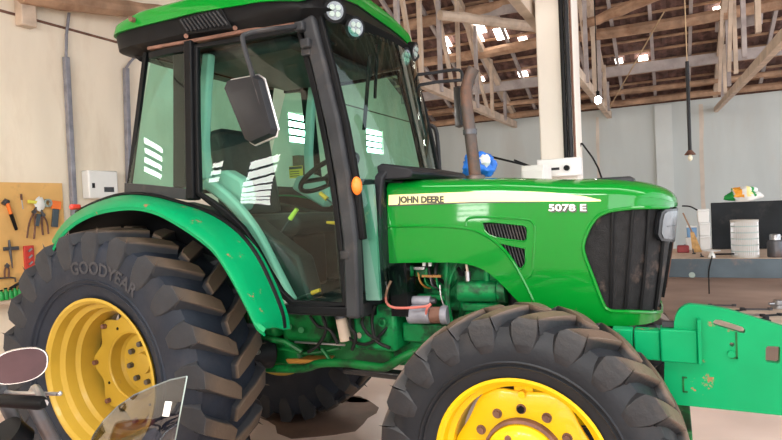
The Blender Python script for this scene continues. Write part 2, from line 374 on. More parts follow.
# roof: clay tiles seen from below, timber under them
t = MB(); NX = 150; x0, x1 = XL - .3, XR + .3; rows = 22
for sgn in (1, -1):
    ln = (YB - RIDGE_Y) + .3 if sgn > 0 else (RIDGE_Y - YF) + .3
    grid = []
    for r in range(rows):
        for e in (0, 1):
            dd = (r + e) * ln / rows; y = RIDGE_Y + sgn * dd; z = roof_z(RIDGE_Y) - PITCH * dd + .16 + (.03 if e == 0 else -.012)
            grid.append([Vector((x0 + (x1 - x0) * k / NX, y, z + .014 * (1 if k % 2 else -1))) for k in range(NX + 1)])
    t.loft(grid, caps=False, closed=False)
ceil = t.build('ceiling', 'clay_tile', base=True, kind='structure', angle=20)
bt = MB()
for sgn in (1, -1):
    for r in range(26):
        dd = .15 + r * .295; y = RIDGE_Y + sgn * dd
        bt.box((( x0 + x1) / 2, y, roof_z(y) + .125), (x1 - x0, .045, .022), (-sgn * math.atan(PITCH), 0, 0))
bt.build('batten', 'wood', ceil, kind='stuff')
for k in range(19):
    x = XL + .25 + k * .56
    for sgn in (1, -1):
        ye = YB if sgn > 0 else YF
        MB().bar((x, RIDGE_Y, roof_z(RIDGE_Y) + .085), (x, ye, roof_z(ye) + .085), .05, .06).build('rafter', 'wood_grey', ceil)
def log(a, b, r, mat='wood', name='purlin', wob=.02, n=9):
    a = Vector(a); b = Vector(b); m = 10
    pts = [a + (b - a) * i / m + Vector((0, random.uniform(-wob, wob), random.uniform(-wob, wob))) for i in range(m + 1)]
    return MB().tube(pts, [r * random.uniform(.9, 1.08) for _ in pts], n).build(name, mat, ceil)
for y, r, mt in ((9.15, .065, 'wood'), (8.75, .05, 'wood'), (7.12, .085, 'wood'), (6.15, .08, 'wood'), (4.9, .08, 'wood'), (3.4, .08, 'wood'), (1.6, .09, 'wood'), (-.6, .08, 'wood'), (-2.6, .08, 'wood'), (-4.6, .08, 'wood')):
    log((XL + .02, y, roof_z(y) - .03), (XR, y, roof_z(y) - .03), r, mt)
MB().bar((XL, 8.1, roof_z(8.1) - .06), (XR, 8.1, roof_z(8.1) - .06), .07, .17).build('purlin', 'wood_grey', ceil)
# log ends and loose timbers seen above the hood and above the cab
log(at(440, 15, 'y', 4.6), at(552, 29, 'y', 6.4), .075, 'wood_pale', 'loose_log', .01)
log(at(584, 25, 'y', 5.6), at(660, -6, 'y', 5.2), .07, 'wood', 'loose_log', .01)
MB().bar(at(480, 14, 'y', 6.2), at(560, 0, 'y', 5.9), .06, .13).build('loose_plank', 'wood_grey', ceil)
log(at(20, -6, 'x', -2.17), at(185, 17, 'x', -2.0), .085, 'wood', 'loose_log', .008)
MB().box2((XL + .0, at(14, 10, 'x', XL).y, 3.20), (XL + .10, at(29, 10, 'x', XL).y, 3.75)).build('wood_block', 'wood_pale', ceil, bevel=.008)
MB().bar(at(716, 27, 'y', 7.6), at(762, 18, 'y', 7.3), .06, .16).build('loose_plank', 'wood_grey', ceil)
# trusses: tie beam across the shed, posts and braces up to the roof
for x, ties in ((-.26, ((9.3, 8.3, 7.4, 6.5, 5.6, 4.8, 4.1, 3.4, 2.6))), (1.60, (9.3, 8.5, 8.0, 7.2, 6.4, 5.5, 4.6, 3.4)), (3.42, (9.3, 8.4, 7.9, 7.2, 6.2, 5.2, 4.0)), (5.3, (9.3, 8.0, 6.5, 5.0, 3.5))):
    zt = 2.64 if x > 3 else 3.14
    MB().bar((x, YB, 3.02 if x > 3 else 3.12), (x, 2.0, zt), .085 if x < 3 else .06, .13 if x < 3 else .09).build('tie_beam', 'wood_pale', ceil)
    if x < 3: MB().bar((x, 2.0, zt), (x, YF, 3.12), .085, .14).build('tie_beam', 'wood_pale', ceil)
    MB().bar((x, YB, 3.30), (x, RIDGE_Y, roof_z(RIDGE_Y) - .1), .08, .12).build('truss_chord', 'wood_pale', ceil)
    for i, y in enumerate(ties[1:]):
        MB().bar((x + .05, y, 3.10), (x + .05, y + .05, roof_z(y) + .02), .07, .05, up=(1, 0, 0)).build('truss_post', 'wood_pale' if i % 2 else 'wood_grey', ceil)
        if i and i % 2 == 0:
            MB().bar((x - .03, ties[i], 3.15), (x - .03, y - .25, roof_z(y - .25)), .07, .045, up=(1, 0, 0)).build('truss_brace', 'wood_pale', ceil)
# glass tiles letting the sky through
def sky_tile(px, py, w, d):
    k = -PITCH; dv = FW * FPX + RT * (px - 391) - UP * (py - 220)
    z0 = EAVE + PITCH * YB + .10
    tt = (z0 - PITCH * CAM.y - CAM.z) / (dv.z + PITCH * dv.y); p = CAM + dv * tt
    MB().box(p, (w, d, .01), (-math.atan(PITCH), 0, 0)).build('glass_tile', 'skylight', ceil)
for a in ((479, 27, .18, .32), (477, 38, .20, .22), (501, 34, .20, .30), (523, 40, .14, .16), (523, 74, .17, .16), (446, 42, .14, .26), (447, 51, .10, .14), (481, 79, .12, .14), (719, 10, .16, .16), (619, 61, .12, .14), (643, 58, .15, .14), (540, 29, .10, .2)):
    sky_tile(*a)

for k in range(6):
    x_ = .45 + k * 1.07
    MB().box((x_ + .5, -2.6, roof_z(-2.6) + .10), (1.0, 2.7, .012), (math.atan(PITCH), 0, 0)).build('added_roof_panel', 'white_plastic', ceil)  # opaque white panels added above the unseen overhead light
# column that carries the ridge
col = MB().box2((1.672, 2.0, 0), (1.968, 2.30, roof_z(2.1) - .08)).build('column', 'pillar_plaster', base=True, kind='structure', bevel=.012)
for i, (px, r, m) in enumerate(((562.5, .018, 'cable'), (567.5, .018, 'charcoal'), (571.5, .009, 'rust'))):
    a = at(px, 60, 'y', 1.97)
    MB().cyl((a.x, 1.975, 1.80), (a.x, 1.975, 6.0), r, n=10).build('conduit', m, label=['thick black conduit on the white column, left of its pair', 'dark grey conduit on the white column, beside the black one', 'thin rusty pipe along the conduits of the white column'][i], cat='conduit', group='conduits on the column')
sb = thing('switch_box', (1.86, 1.94, 1.72), 'white switch box with round black knob at the foot of the column conduits', 'switch box')
a = at(537, 160, 'y', 1.9); b = at(581, 175, 'y', 1.9)
MB().box2((a.x, 1.88, b.z), (b.x, 2.0, a.z)).build('body', 'white_plastic', sb, bevel=.008)
c = at(567, 168, 'y', 1.88); MB().cyl((c.x, 1.884, c.z), (c.x, 1.845, c.z), .022, n=14).build('knob', 'black', sb)
c = at(553, 169, 'y', 1.88); MB().box((c.x, 1.879, c.z), (.10, .004, .02)).build('label_strip', 'charcoal', sb)
# white cabinet behind the hood with two black bars on it
cb = thing('tool_cabinet', (1.62, 1.65, 0), 'narrow white metal cabinet behind the hood, in front of the column', 'cabinet')
a = at(521, 166, 'y', 1.5)
MB().box2((a.x, 1.5, 0), (a.x + .17, 1.80, a.z)).build('body', 'white_paint', cb, bevel=.006)
MB().box2((a.x + .01, 1.488, .05), (a.x + .16, 1.50, a.z - .04)).build('door', 'white_paint', cb, bevel=.004)
p = at(492, 157, 'y', 1.6); q = at(525, 167, 'y', 1.62)
MB().bar(p, q + Vector((.05, .05, 0)), .02, .016).build('black_bar', 'black', label='long black metal bar sticking out over the white cabinet', cat='bar')
p = at(514, 160, 'y', 1.72); q = at(529, 167, 'y', 1.72)
MB().bar(p, q + Vector((.03, .03, -.005)), .018, .014).build('black_bar', 'black', label='short black metal bar lying behind the longer one', cat='bar')

# hanging lamps
lp = thing('pendant_lamp', (2.83, 4.0, 1.84), 'unlit bare bulb under a small rusty shade hanging on a dark conduit', 'lamp')
a = at(690, 153, 'y', 4.0); tp = at(685, 0, 'y', 4.0)
MB().cyl((a.x, 4, a.z), (a.x, 4, tp.z * .6 + a.z * .4), .018, n=10).build('conduit', 'charcoal', lp)
MB().cyl((a.x, 4, tp.z * .6 + a.z * .4), (a.x - .01, 4, roof_z(4.0)), .006, n=6).build('cord', 'cord', lp)
MB().lathe([(.012, .03), (.02, .03), (.055, -.015), (.052, -.02), (.012, .015)], (a.x, 4, a.z), n=18).build('shade', 'rust', lp)
MB().lathe([(.006, -.075), (.020, -.062), (.025, -.045), (.016, -.02), (.012, 0)], (a.x, 4, a.z - .01), n=14, caps=True).build('bulb', 'bulb_glass', lp)
l2 = thing('ceiling_bulb', at(598, 100, 'y', 5.0), 'glowing white bulb hanging beside the column', 'lamp')
b = at(598, 100, 'y', 5.0)
MB().blob(b, (.085, .085, .10), 14, 9).build('bulb', 'bulb_lit', l2)
MB().cyl(b + Vector((0, 0, .045)), b + Vector((0, 0, .11)), .022, n=12).build('socket', 'black', l2)
MB().cyl(b + Vector((0, 0, .10)), (b.x, 5, roof_z(5) + .05), .006, n=6).build('cord', 'cable', l2)
pole('rope', 'cord', None, [at(607, 112, 'y', 8.9), at(664, 12, 'y', 6.6)], .010, label='pale rope running slanted from the roof to the back wall', cat='rope')
p = at(584, 146, 'y', 2.2); q = at(603, 182, 'y', 2.5); pole('power_cable', 'cable', None, smooth([p - Vector((.03, 0, 0)), p, q, (q.x + .10, q.y + .1, .8), (q.x + .12, q.y + .12, .006)], 4), .008, label='dark cable slanting down from the column behind the hood', cat='cable')

# left wall fittings
for px, py0, py1, px1, tx, ty, lab in ((66, 57, 240, 75.5, 69, 13, 'grey wall conduit beside the tool board'), (126, 68, 260, 131, 136, 56, 'grey wall conduit behind the cab, next to the white box')):
    w = thing('wall_conduit', (XL + .03, at(px, py0, 'x', XL + .03).y, 1.3), lab, 'conduit', 'conduits on the left wall')
    p = at(px, py0, 'x', XL + .035); q = at(px1, py1, 'x', XL + .035)
    MB().bar(p, q, .045, .05, up=(1, 0, 0)).build('cover', 'grey_cast', w, bevel=.006)
    r = at(tx, ty, 'x', XL + .03); MB().tube([p, (p + r) / 2 + Vector((0, -.01, 0)), r], .013, 8).build('pipe', 'grey_cast', w)
ib = thing('inverter_box', (XL + .05, .99, 1.74), 'white wall box with a dark display above the fender', 'electrical box')
a = at(88, 170, 'x', XL + .1); b = at(119, 198, 'x', XL + .1)
MB().box2((XL, a.y, b.z), (XL + .1, b.y, a.z)).build('body', 'white_plastic', ib, bevel=.012)
a = at(104, 187, 'x', XL + .1); b = at(114, 192, 'x', XL + .1); MB().box2((XL + .098, a.y, b.z), (XL + .104, b.y, a.z)).build('display', 'black_gloss', ib, bevel=.002)
a = at(92, 183, 'x', XL + .1); b = at(95, 188, 'x', XL + .1); MB().box2((XL + .098, a.y, b.z), (XL + .103, b.y, a.z)).build('badge', 'grey_plastic', ib)

# tool board and what hangs on it
PX = XL + .025
a = at(-60, 183, 'x', PX); b = at(62, 183, 'x', PX)
MB().box2((XL, -.75, .98), (PX, b.y, 1.878)).build('tool_board', 'pegboard', label='plywood tool board on the cream wall', cat='tool board')
TX = PX + .026
def T(px, py): return at(px, py, 'x', TX)
def pl(*pp): return [T(*p) for p in pp]
def tool(name, label, cat, p): return thing(name, T(*p), label, cat, 'tools on the tool board')
def pliers(label, piv, jaw, h1, h2, mat):
    t = tool('pliers', label, 'pliers', h1)
    MB().tube(pl(piv, jaw), [.014, .005], 6).build('jaw', 'steel_dark', t); MB().cyl(T(*piv) - Vector((.01, 0, 0)), T(*piv) + Vector((.012, 0, 0)), .016, n=10).build('pivot', 'steel_dark', t)
    for h, s in ((h1, -1), (h2, 1)):
        m = ((piv[0] + h[0]) / 2 + s * 1.2, (piv[1] + h[1]) / 2 - 2)
        MB().tube(smooth(pl(piv, m, h), 4), .008, 6).build('handle', mat, t)
    return t
t = tool('adjustable_wrench', 'adjustable wrench with red and dark grip at the left end of the board', 'wrench', (16, 230))
MB().tube(pl((3, 204), (6, 201), (9, 202)), [.018, .024, .014], 6).build('head', 'steel_dark', t)
MB().tube(pl((7, 202), (11, 214)), [.014, .013], 6).build('grip', 'orange', t); MB().tube(pl((11, 214), (16.5, 230)), [.015, .012], 6).build('handle', 'black', t)
t = tool('screwdriver', 'small thin screwdriver hanging beside the red-gripped wrench', 'screwdriver', (23, 209))
MB().cyl(T(21, 194), T(21.7, 200), .009, n=8).build('grip', 'rust', t); MB().cyl(T(21.7, 200), T(23, 209), .004, n=6).build('shaft', 'steel', t)
pliers('large pliers with red handles below the yellow level', (34, 212), (37, 205), (27, 238), (34, 239), 'rust')
pliers('smaller pliers with brown handles hanging right of the larger ones', (43, 215), (40, 207), (43, 235), (48.5, 234), 'rust')
t = tool('spirit_level', 'short yellow spirit level on the tool board', 'level', (37, 204))
MB().bar(T(28, 201.5), T(37, 202.5), .02, .028).build('body', 'lever_yellow', t, bevel=.003)
t = tool('blue_cutter', 'dark blue utility cutter behind the large pliers', 'cutter', (33, 221))
MB().bar(T(39, 214), T(36.5, 226), .018, .035, up=(0, 1, 0)).build('body', 'bench_steel', t, bevel=.003)
t = tool('plastic_bag', 'crumpled clear plastic bag on the tool board', 'bag', (42, 212))
MB().blob(T(40, 204), (.03, .10, .12), 10, 7, .18).build('bag', 'white_plastic', t)
t = tool('tape_roll', 'round roll of pale tape beside the orange brush', 'tape', (47, 208))
MB().lathe([(.022, -.014), (.036, -.014), (.036, .014), (.022, .014), (.022, -.014)], T(47.5, 203), axis='x', n=18).build('roll', 'trim_grey', t); MB().lathe([(.02, -.01), (.024, -.012), (.024, .012), (.02, .01)], T(47.5, 203), axis='x', n=16).build('core', 'red_dark', t)
t = tool('scraper', 'scraper with orange head and dark blue handle on the board', 'scraper', (55, 227))
MB().bar(T(56.5, 201), T(55.8, 209), .02, .085, up=(0, 1, 0)).build('head', 'orange', t, bevel=.004); MB().bar(T(55.8, 209), T(54.5, 227), .02, .055, up=(0, 1, 0)).build('handle', 'bench_steel', t, bevel=.004)
t = tool('cross_wrench', 'dark cross-shaped hub puller above the small pliers', 'puller', (12, 262))
MB().bar(T(3.5, 249), T(18.5, 248), .02, .03).build('crossbar', 'steel_dark', t, bevel=.003); MB().tube(pl((9, 240), (10, 250), (12.5, 268)), [.008, .012, .004], 6).build('spindle', 'steel_dark', t)
pliers('small dark pliers low on the board under the hub puller', (7, 266), (7, 263), (4.8, 278), (8.5, 277.5), 'rust')
t = tool('wrench_set', 'red tray holding a row of wrenches low on the tool board', 'wrench set', (30, 279))
p, q = T(24.5, 246), T(36.5, 280)
MB().box2((PX, p.y, q.z), (PX + .02, q.y, p.z)).build('tray', 'red', t, bevel=.004)
for k in range(5):
    z = q.z + (p.z - q.z) * (k + .7) / 5.4
    MB().bar((PX + .026, p.y + .03, z - .01), (PX + .026, q.y - .025, z + .012), .012, .014).build('wrench', 'steel', t)
t = tool('hook_bar', 'thin dark hooked bar low on the board near its left edge', 'bar', (0, 280))
MB().tube(pl((-8, 279), (10, 277.5), (15, 278), (15.5, 282)), .007, 6).build('rod', 'steel_dark', t)
t = tool('hatchet', 'small dark hatchet leaning low on the board below the red tray', 'hatchet', (10, 289))
MB().tube(pl((10, 288.5), (25, 279.5)), .011, 6).build('handle', 'charcoal', t); p = T(25, 284); MB().box(p, (.02, .045, .08), (R_(20), 0, 0)).build('head', 'bench_steel', t, bevel=.004)
# narrow shelf under the board with green bottles
MB().box2((XL, -.8, .90), (XL + .16, at(22, 290, 'x', XL + .1).y + .2, .925)).build('wall_shelf', 'wood_pale', label='narrow pale shelf under the tool board', cat='shelf')
for k in range(5):
    y = at(1 + k * 4.6, 290, 'x', XL + .08).y
    g = thing('green_bottle', (XL + .08, y, .925), ['round green bottle at the left edge of the shelf', 'green bottle second from the left on the shelf', 'green bottle in the middle of the row on the shelf', 'green bottle second from the tyre on the shelf', 'green bottle nearest the tractor tyre on the shelf'][k], 'bottle', 'green bottles on the shelf')
    h = .085 + .012 * (k % 2)
    MB().lathe([(.001, 0), (.019, 0), (.021, .01), (.021, h * .6), (.010, h * .8), (.010, h * .9)], (XL + .08, y, .925), n=14, caps=True).build('body', 'green_plastic', g)
    MB().lathe([(.012, h * .88), (.012, h), (.001, h)], (XL + .08, y, .925), n=12, caps=True).build('cap', 'black', g)

# ------------------------------------------------------------------ work bench at the back right and its load
wbn = thing('workbench', (4.2, 3.9, 0), 'long steel-edged workbench with a pale wooden top', 'workbench')
BX0, BX1, BY0, BY1, BZ = 1.9, 6.4, 3.42, 4.55, .90
MB().box2((BX0, BY0 + .02, BZ - .05), (BX1, BY1, BZ)).build('top', 'bench_top', wbn, bevel=.004)
MB().box2((BX0, BY0, BZ - .185), (BX1, BY0 + .02, BZ - .004)).build('apron', 'bench_steel', wbn, bevel=.003)
MB().box2((BX0, BY1 - .02, BZ - .185), (BX1, BY1, BZ - .05)).build('apron', 'bench_steel', wbn)
MB().box2((BX0 + .1, BY1 - .12, .05), (BX1 - .1, BY1 - .10, BZ - .06)).build('back_panel', 'panel_brown', wbn)
for x in (BX0 + .05, 4.4, BX1 - .05):
    for y in (BY0 + .06, BY1 - .06): MB().box2((x - .03, y - .03, 0), (x + .03, y + .03, BZ - .05)).build('leg', 'bench_steel', wbn)
c = at(701 - 9, 275, 'y', BY0)
MB().cyl((c.x, BY0 - .002, c.z), (c.x, BY0 + .002, c.z), .028, n=16).build('paint_spot', 'trim_grey', wbn)
# air filter
c = at(745, 262, 'y', BY0 + .18); FX, FY = c.x, BY0 + .15
f = thing('air_filter', (FX, FY, BZ), 'pale perforated cylindrical air filter standing on the workbench', 'air filter')
FR, FH = .118, .355
MB().lathe([(FR * .93, .012), (FR * .93, FH - .012)], (FX, FY, BZ), n=48).build('pleats', 'filter_paper', f)
for z0, z1 in ((0, .022), (FH - .02, FH)):
    MB().lathe([(FR * .55, z0), (FR, z0), (FR, z1), (FR * .55, z1), (FR * .55, z0)], (FX, FY, BZ), n=40).build('end_cap', 'filter_paper', f)
w = MB()
for k in range(40):
    t_ = 2 * math.pi * k / 40; w.bar((FX + FR * .96 * math.cos(t_), FY + FR * .96 * math.sin(t_), BZ + .015), (FX + FR * .96 * math.cos(t_), FY + FR * .96 * math.sin(t_), BZ + FH - .015), .004, .004, up=(0, 1, 0))
w.build('pleat_ridges', 'steel', f, kind='stuff')
for k in range(5):
    z = FH * (k + 1) / 6; MB().lathe([(FR * .97, z - .006), (FR * .985, z), (FR * .97, z + .006)], (FX, FY, BZ), n=40).build('band', 'trim_grey', f)
# flask
c = at(774, 261, 'y', BY0 + .22); fx, fy = c.x, BY0 + .12
f = thing('steel_flask', (fx, fy, BZ), 'dark metal flask with a grey cap at the right end of the workbench', 'flask')
MB().lathe([(.001, 0), (.062, 0), (.066, .01), (.066, .13), (.058, .155), (.040, .165)], (fx, fy, BZ), n=24, caps=True).build('body', 'steel_dark', f)
MB().lathe([(.046, .16), (.046, .205), (.040, .215), (.001, .215)], (fx, fy, BZ), n=20, caps=True).build('cap', 'steel', f)
MB().tube(smooth([(fx + .05, fy - .04, BZ + .15), (fx + .07, fy - .06, BZ + .17), (fx + .04, fy - .035, BZ + .2)], 4), .005, 6).build('handle', 'steel', f)
# black board standing on the back of the bench, bag on top
YBRD = 4.42
a = at(711, 203, 'y', YBRD)
MB().box2((a.x, YBRD, BZ), (a.x + 1.6, YBRD + .07, a.z)).build('blackboard', 'board_dark', label='large blackboard standing along the back of the workbench', cat='board', bevel=.006)
ztop = a.z
f = thing('seed_bag', (at(744, 200, 'y', YBRD + .03).x, YBRD + .03, ztop), 'crumpled white bag printed orange and green lying on the blackboard', 'bag')
p0 = at(729, 200, 'y', YBRD - .03); p1 = at(760, 186, 'y', YBRD - .03); cx = (p0.x + p1.x) / 2; wx = p1.x - p0.x; hz = p1.z - ztop
sk = crumple((cx, YBRD + .03, ztop + hz * .46), (wx * 1.0, .13, hz * 1.08), .42, 40, 24, 2.3, ztop + .001)
segs = {}
for f_ in sk.f:
    u_ = (sum((sk.v[q] for q in f_), Vector()) / len(f_)); t_ = (u_.x - p0.x) / wx + .12 * (u_.z - ztop) / hz
    up_ = (u_.z - ztop) / hz
    key = 'green_plastic' if t_ < .22 else 'white_plastic' if up_ < .32 else 'lever_orange' if .26 < t_ < .52 else 'decal_yellow' if .66 < t_ < .80 else 'green_plastic ' if .84 < t_ < .92 else 'white_plastic'
    segs.setdefault(key, []).append(f_)
for key, fs_ in segs.items():
    b_ = MB(); used = sorted({q for f_ in fs_ for q in f_}); ix = {q: n for n, q in enumerate(used)}
    b_.add([sk.v[q] for q in used], [[ix[q] for q in f_] for f_ in fs_]); b_.build('sack' if key == 'white_plastic' else 'printed_panel', key.strip(), f, angle=60)
# stacked tubs left of the panel
def tub(px0, py0, px1, py1, y, mat, label, lid='white_plastic'):
    a = at(px0, py0, 'y', y); b = at(px1, py1, 'y', y); zb = min(a.z, b.z); h = abs(a.z - b.z); cx = (a.x + b.x) / 2; w = b.x - a.x
    f = thing('plastic_tub', (cx, y + w / 2, zb), label, 'tub', 'tubs beside the blackboard')
    MB().loft([[Vector((cx + s * w * k / 2, y + w / 2 + e * w * k / 2, zb + z)) for s, e in ((-1, -1), (1, -1), (1, 1), (-1, 1))] for z, k in ((0, .9), (h * .86, 1))]).build('body', mat, f, bevel=.008)
    MB().box2((cx - w * .52, y - w * .02, zb + h * .86), (cx + w * .52, y + w * 1.02, zb + h)).build('lid', lid, f, bevel=.006)
    return f
z = BZ
def ztub(cx_px0, cx_px1, z0, h, y, mat, label):
    a = at(cx_px0, 230, 'y', y); b = at(cx_px1, 230, 'y', y); w = b.x - a.x; cx = (a.x + b.x) / 2
    f = thing('plastic_tub', (cx, y + w / 2, z0), label, 'tub', 'tubs beside the blackboard')
    MB().loft([[Vector((cx + s * w * k / 2, y + w / 2 + e * w * k / 2, z0 + zz)) for s, e in ((-1, -1), (1, -1), (1, 1), (-1, 1))] for zz, k in ((0, .9), (h * .85, .98))]).build('body', mat, f, bevel=.008)
    MB().box2((cx - w * .5, y, z0 + h * .85), (cx + w * .5, y + w, z0 + h)).build('lid', 'white_plastic', f, bevel=.005)
ztub(699, 710.5, BZ, .155, 4.30, 'white_plastic', 'bottom white tub of the stack beside the blackboard')
ztub(699, 710.5, BZ + .155, .145, 4.30, 'white_plastic', 'middle white tub of the stack beside the blackboard')
ztub(697.5, 710, BZ + .30, .15, 4.30, 'white_plastic', 'topmost white tub of the stack beside the blackboard')
ztub(686.5, 697, BZ + .14, .13, 4.32, 'blue_box', 'pale blue tub left of the stacked white tubs')
ztub(685.5, 697.5, BZ, .14, 4.32, 'white_plastic', 'white tub under the pale blue one')
f = thing('cloth_bundle', at(684, 246, 'z', BZ), 'dark red folded cloth on the bench beside the headlight', 'cloth')
a = at(684, 240, 'y', 4.1); MB().box2((a.x - .07, 4.0, BZ), (a.x + .045, 4.14, BZ + .075)).build('bundle', 'red_dark', f, bevel=.012)
# hand brush
f = thing('hand_broom', at(697, 244, 'z', BZ), 'straw hand broom with a thin handle leaning on the tubs', 'broom')
p = at(683, 213, 'y', 4.22); q = at(692, 232, 'y', 4.15); r = at(697, 243.5, 'y', 4.08)
MB().cyl(p, q, .008, n=8).build('handle', 'wood', f)
MB().loft([[q + Vector((s * .018, e * .012, 0)) for s, e in ((-1, -1), (1, -1), (1, 1), (-1, 1))], [Vector((r.x + s * .045, r.y + e * .02, BZ + .003)) for s, e in ((-1, -1), (1, -1), (1, 1), (-1, 1))]]).build('bristles', 'straw', f)
pole('cable_arc', 'cable', None, smooth([at(682, 206, 'y', 4.2), at(690, 206.5, 'y', 4.2), at(697, 210, 'y', 4.28)], 5), .008, label='thin black cable arching from the headlight to the tubs', cat='cable')
# inspection lamp lying on the front edge of the bench, cable hanging down
c = at(712, 255, 'y', BY0 + .03); k = Vector((c.x, BY0 + .06, BZ))
f = thing('work_lamp', k, 'white clamp lamp on the front edge of the bench', 'work lamp')
MB().lathe([(.03, 0), (.034, .008), (.018, .05), (.012, .06)], k, n=16, caps=True).build('socket', 'white_plastic', f)
MB().lathe([(.012, .06), (.075, .068), (.078, .074), (.01, .074)], k, n=22, caps=True).build('shade', 'white_plastic', f)
MB().cyl(k + Vector((.03, 0, .035)), k + Vector((.19, .02, .035)), .008, n=8).build('arm', 'black', f)
pole('lamp_cable', 'cable', f, smooth([k + Vector((0, -.02, .02)), k + Vector((-.005, -.062, 0)), k + Vector((-.03, -.068, -.1)), k + Vector((-.035, -.066, -.2)), k + Vector((-.036, -.06, -.34))], 4), .006)
for i, (px, py) in enumerate(((686, 251), (694, 254), (702, 257))):
    p = at(px, py, 'z', BZ)
    f = thing('screwdriver', (p.x, p.y, BZ), ['dark screwdriver standing up at the left of the bench', 'dark rod standing between screwdriver and clamp lamp', 'small dark bolt standing just left of the clamp lamp'][i], 'tool', 'small tools on the bench')
    MB().cyl((p.x, p.y, BZ), (p.x - .01, p.y, BZ + .075 - .02 * i), .006, n=8).build('shaft', 'steel_dark', f); MB().cyl((p.x, p.y, BZ), (p.x, p.y, BZ + .012), .02, .012, n=10).build('foot', 'charcoal', f)

# low pallet table with loose parts, between bench and front bracket
LT = thing('low_table', (3.4, 2.9, 0), 'low pale wooden table strewn with parts behind the green bracket', 'table')
LZ = .45
for k in range(6):
    y0 = 2.30 + k * .17
    MB().box2((2.72, y0, LZ - .03), (4.9, y0 + .16, LZ)).build('plank', 'wood_pale', LT, bevel=.004)
for x in (2.85, 4.75):
    for y in (2.42, 3.2): MB().box2((x - .035, y - .035, 0), (x + .035, y + .035, LZ - .03)).build('leg', 'wood', LT)
def lay(name, label, px, py, ln, ang, r, mat, h=None, cat='part'):
    p = at(px, py, 'z', LZ); d = Vector((math.cos(ang), math.sin(ang), 0)) * ln / 2
    f = thing(name, (p.x, p.y, LZ), label, cat, 'loose parts on the low table')
    MB().bar(Vector((p.x, p.y, LZ + r * .6)) - d, Vector((p.x, p.y, LZ + r * .6)) + d, r * 1.6, r * 1.2).build('shank', mat, f, bevel=.002)
    for s in (-1, 1):
        e = Vector((p.x, p.y, LZ + r * .9)) + d * s
        MB().lathe([(r * .7, -r * .85), (r * 1.8, -r * .85), (r * 1.8, r * .85), (r * .7, r * .85), (r * .7, -r * .85)], e, n=12).build('end', mat, f)
lay('spanner', 'long dark spanner at the back of the low table', 722, 306, .20, .1, .011, 'steel_dark', cat='spanner')
lay('spanner', 'dark spanner in the middle of the low table', 756, 310, .22, .15, .012, 'steel_dark', cat='spanner')
lay('spanner', 'shiny spanner in front of the dark ones on the low table', 747, 315, .16, -.3, .010, 'steel', cat='spanner')
lay('spanner', 'short spanner near the right end of the low table', 771, 316, .15, .5, .012, 'charcoal', cat='spanner')
lay('spanner', 'thin grey spanner at the left of the low table', 741, 311, .10, .9, .009, 'charcoal', cat='spanner')
for i, (px, py) in enumerate(((778, 308), (766, 322), (738, 321))):
    p = at(px, py, 'z', LZ)
    f = thing('metal_housing', (p.x, p.y, LZ), ['grey cast housing at the right end of the low table', 'dark round housing at the front of the low table', 'small grey cap at the front left of the low table'][i], 'part', 'loose parts on the low table')
    s = (.09, .06, .04)[i]
    MB().lathe([(s * .6, 0), (s * .6, s * .3), (s * .4, s * .4), (s * .4, s * .8), (s * .2, s * .85)], (p.x, p.y, LZ), n=16, caps=True).build('body', ('steel', 'charcoal', 'grey_cast')[i], f)
    MB().cyl((p.x, p.y, LZ + s * .5), (p.x - s * .8, p.y - s * .3, LZ + s * .45), s * .15, n=10).build('spout', ('steel', 'charcoal', 'grey_cast')[i], f)
# ------------------------------------------------------------------ the tractor
TR = thing('tractor', (0, 0, 0), 'large green tractor with yellow wheels and a glazed cab', 'tractor')

# ---- wheels
def lug_mesh(Rt, w, lh, half, delta, bw, tw, name):
    """one tread bar, built at the top of the tyre; half=+1 outer side, -1 inner side (a axis = outward)"""
    rings = []
    us = [-.05, .15, .35, .55, .75, .92, 1.0]
    for u in us:
        a = u * w * .97; ph = delta * (1 - max(u, 0) ** 1.15) + (.0 if u >= 0 else .02)
        crown = .016 * max(0, u) ** 2; rt = Rt - crown; rb = Rt - lh - .012 - crown * 1.6
        k = .8 if u < 0 else 1.0 + .25 * max(0, u - .5)
        hb = bw / 2 * k / Rt; ht = tw / 2 * k / Rt
        rings.append([(rb, ph - hb, a), (rt, ph - ht, a), (rt, ph + ht, a), (rb, ph + hb, a)])
    # shoulder: runs down on to the side wall
    sc = Rt / .58
    for dr, da, k in ((.035, .99, 1.55), (.075, 1.015, 1.60), (.115, 1.02, 1.35), (.142, 1.01, .9), (.155, .98, .45)):
        dr *= sc; hb = bw / 2 * k / Rt; ht = tw / 2 * k / Rt
        rings.append([(Rt - dr - .03, -hb - .02, w * (da - .16)), (Rt - dr, -ht - .02, w * da), (Rt - dr, ht - .02, w * da), (Rt - dr - .03, hb - .02, w * (da - .16))])
    b = MB(); b.loft([[Vector((r * math.sin(p), -half * a, r * math.cos(p))) for r, p, a in g] for g in rings])
    return b
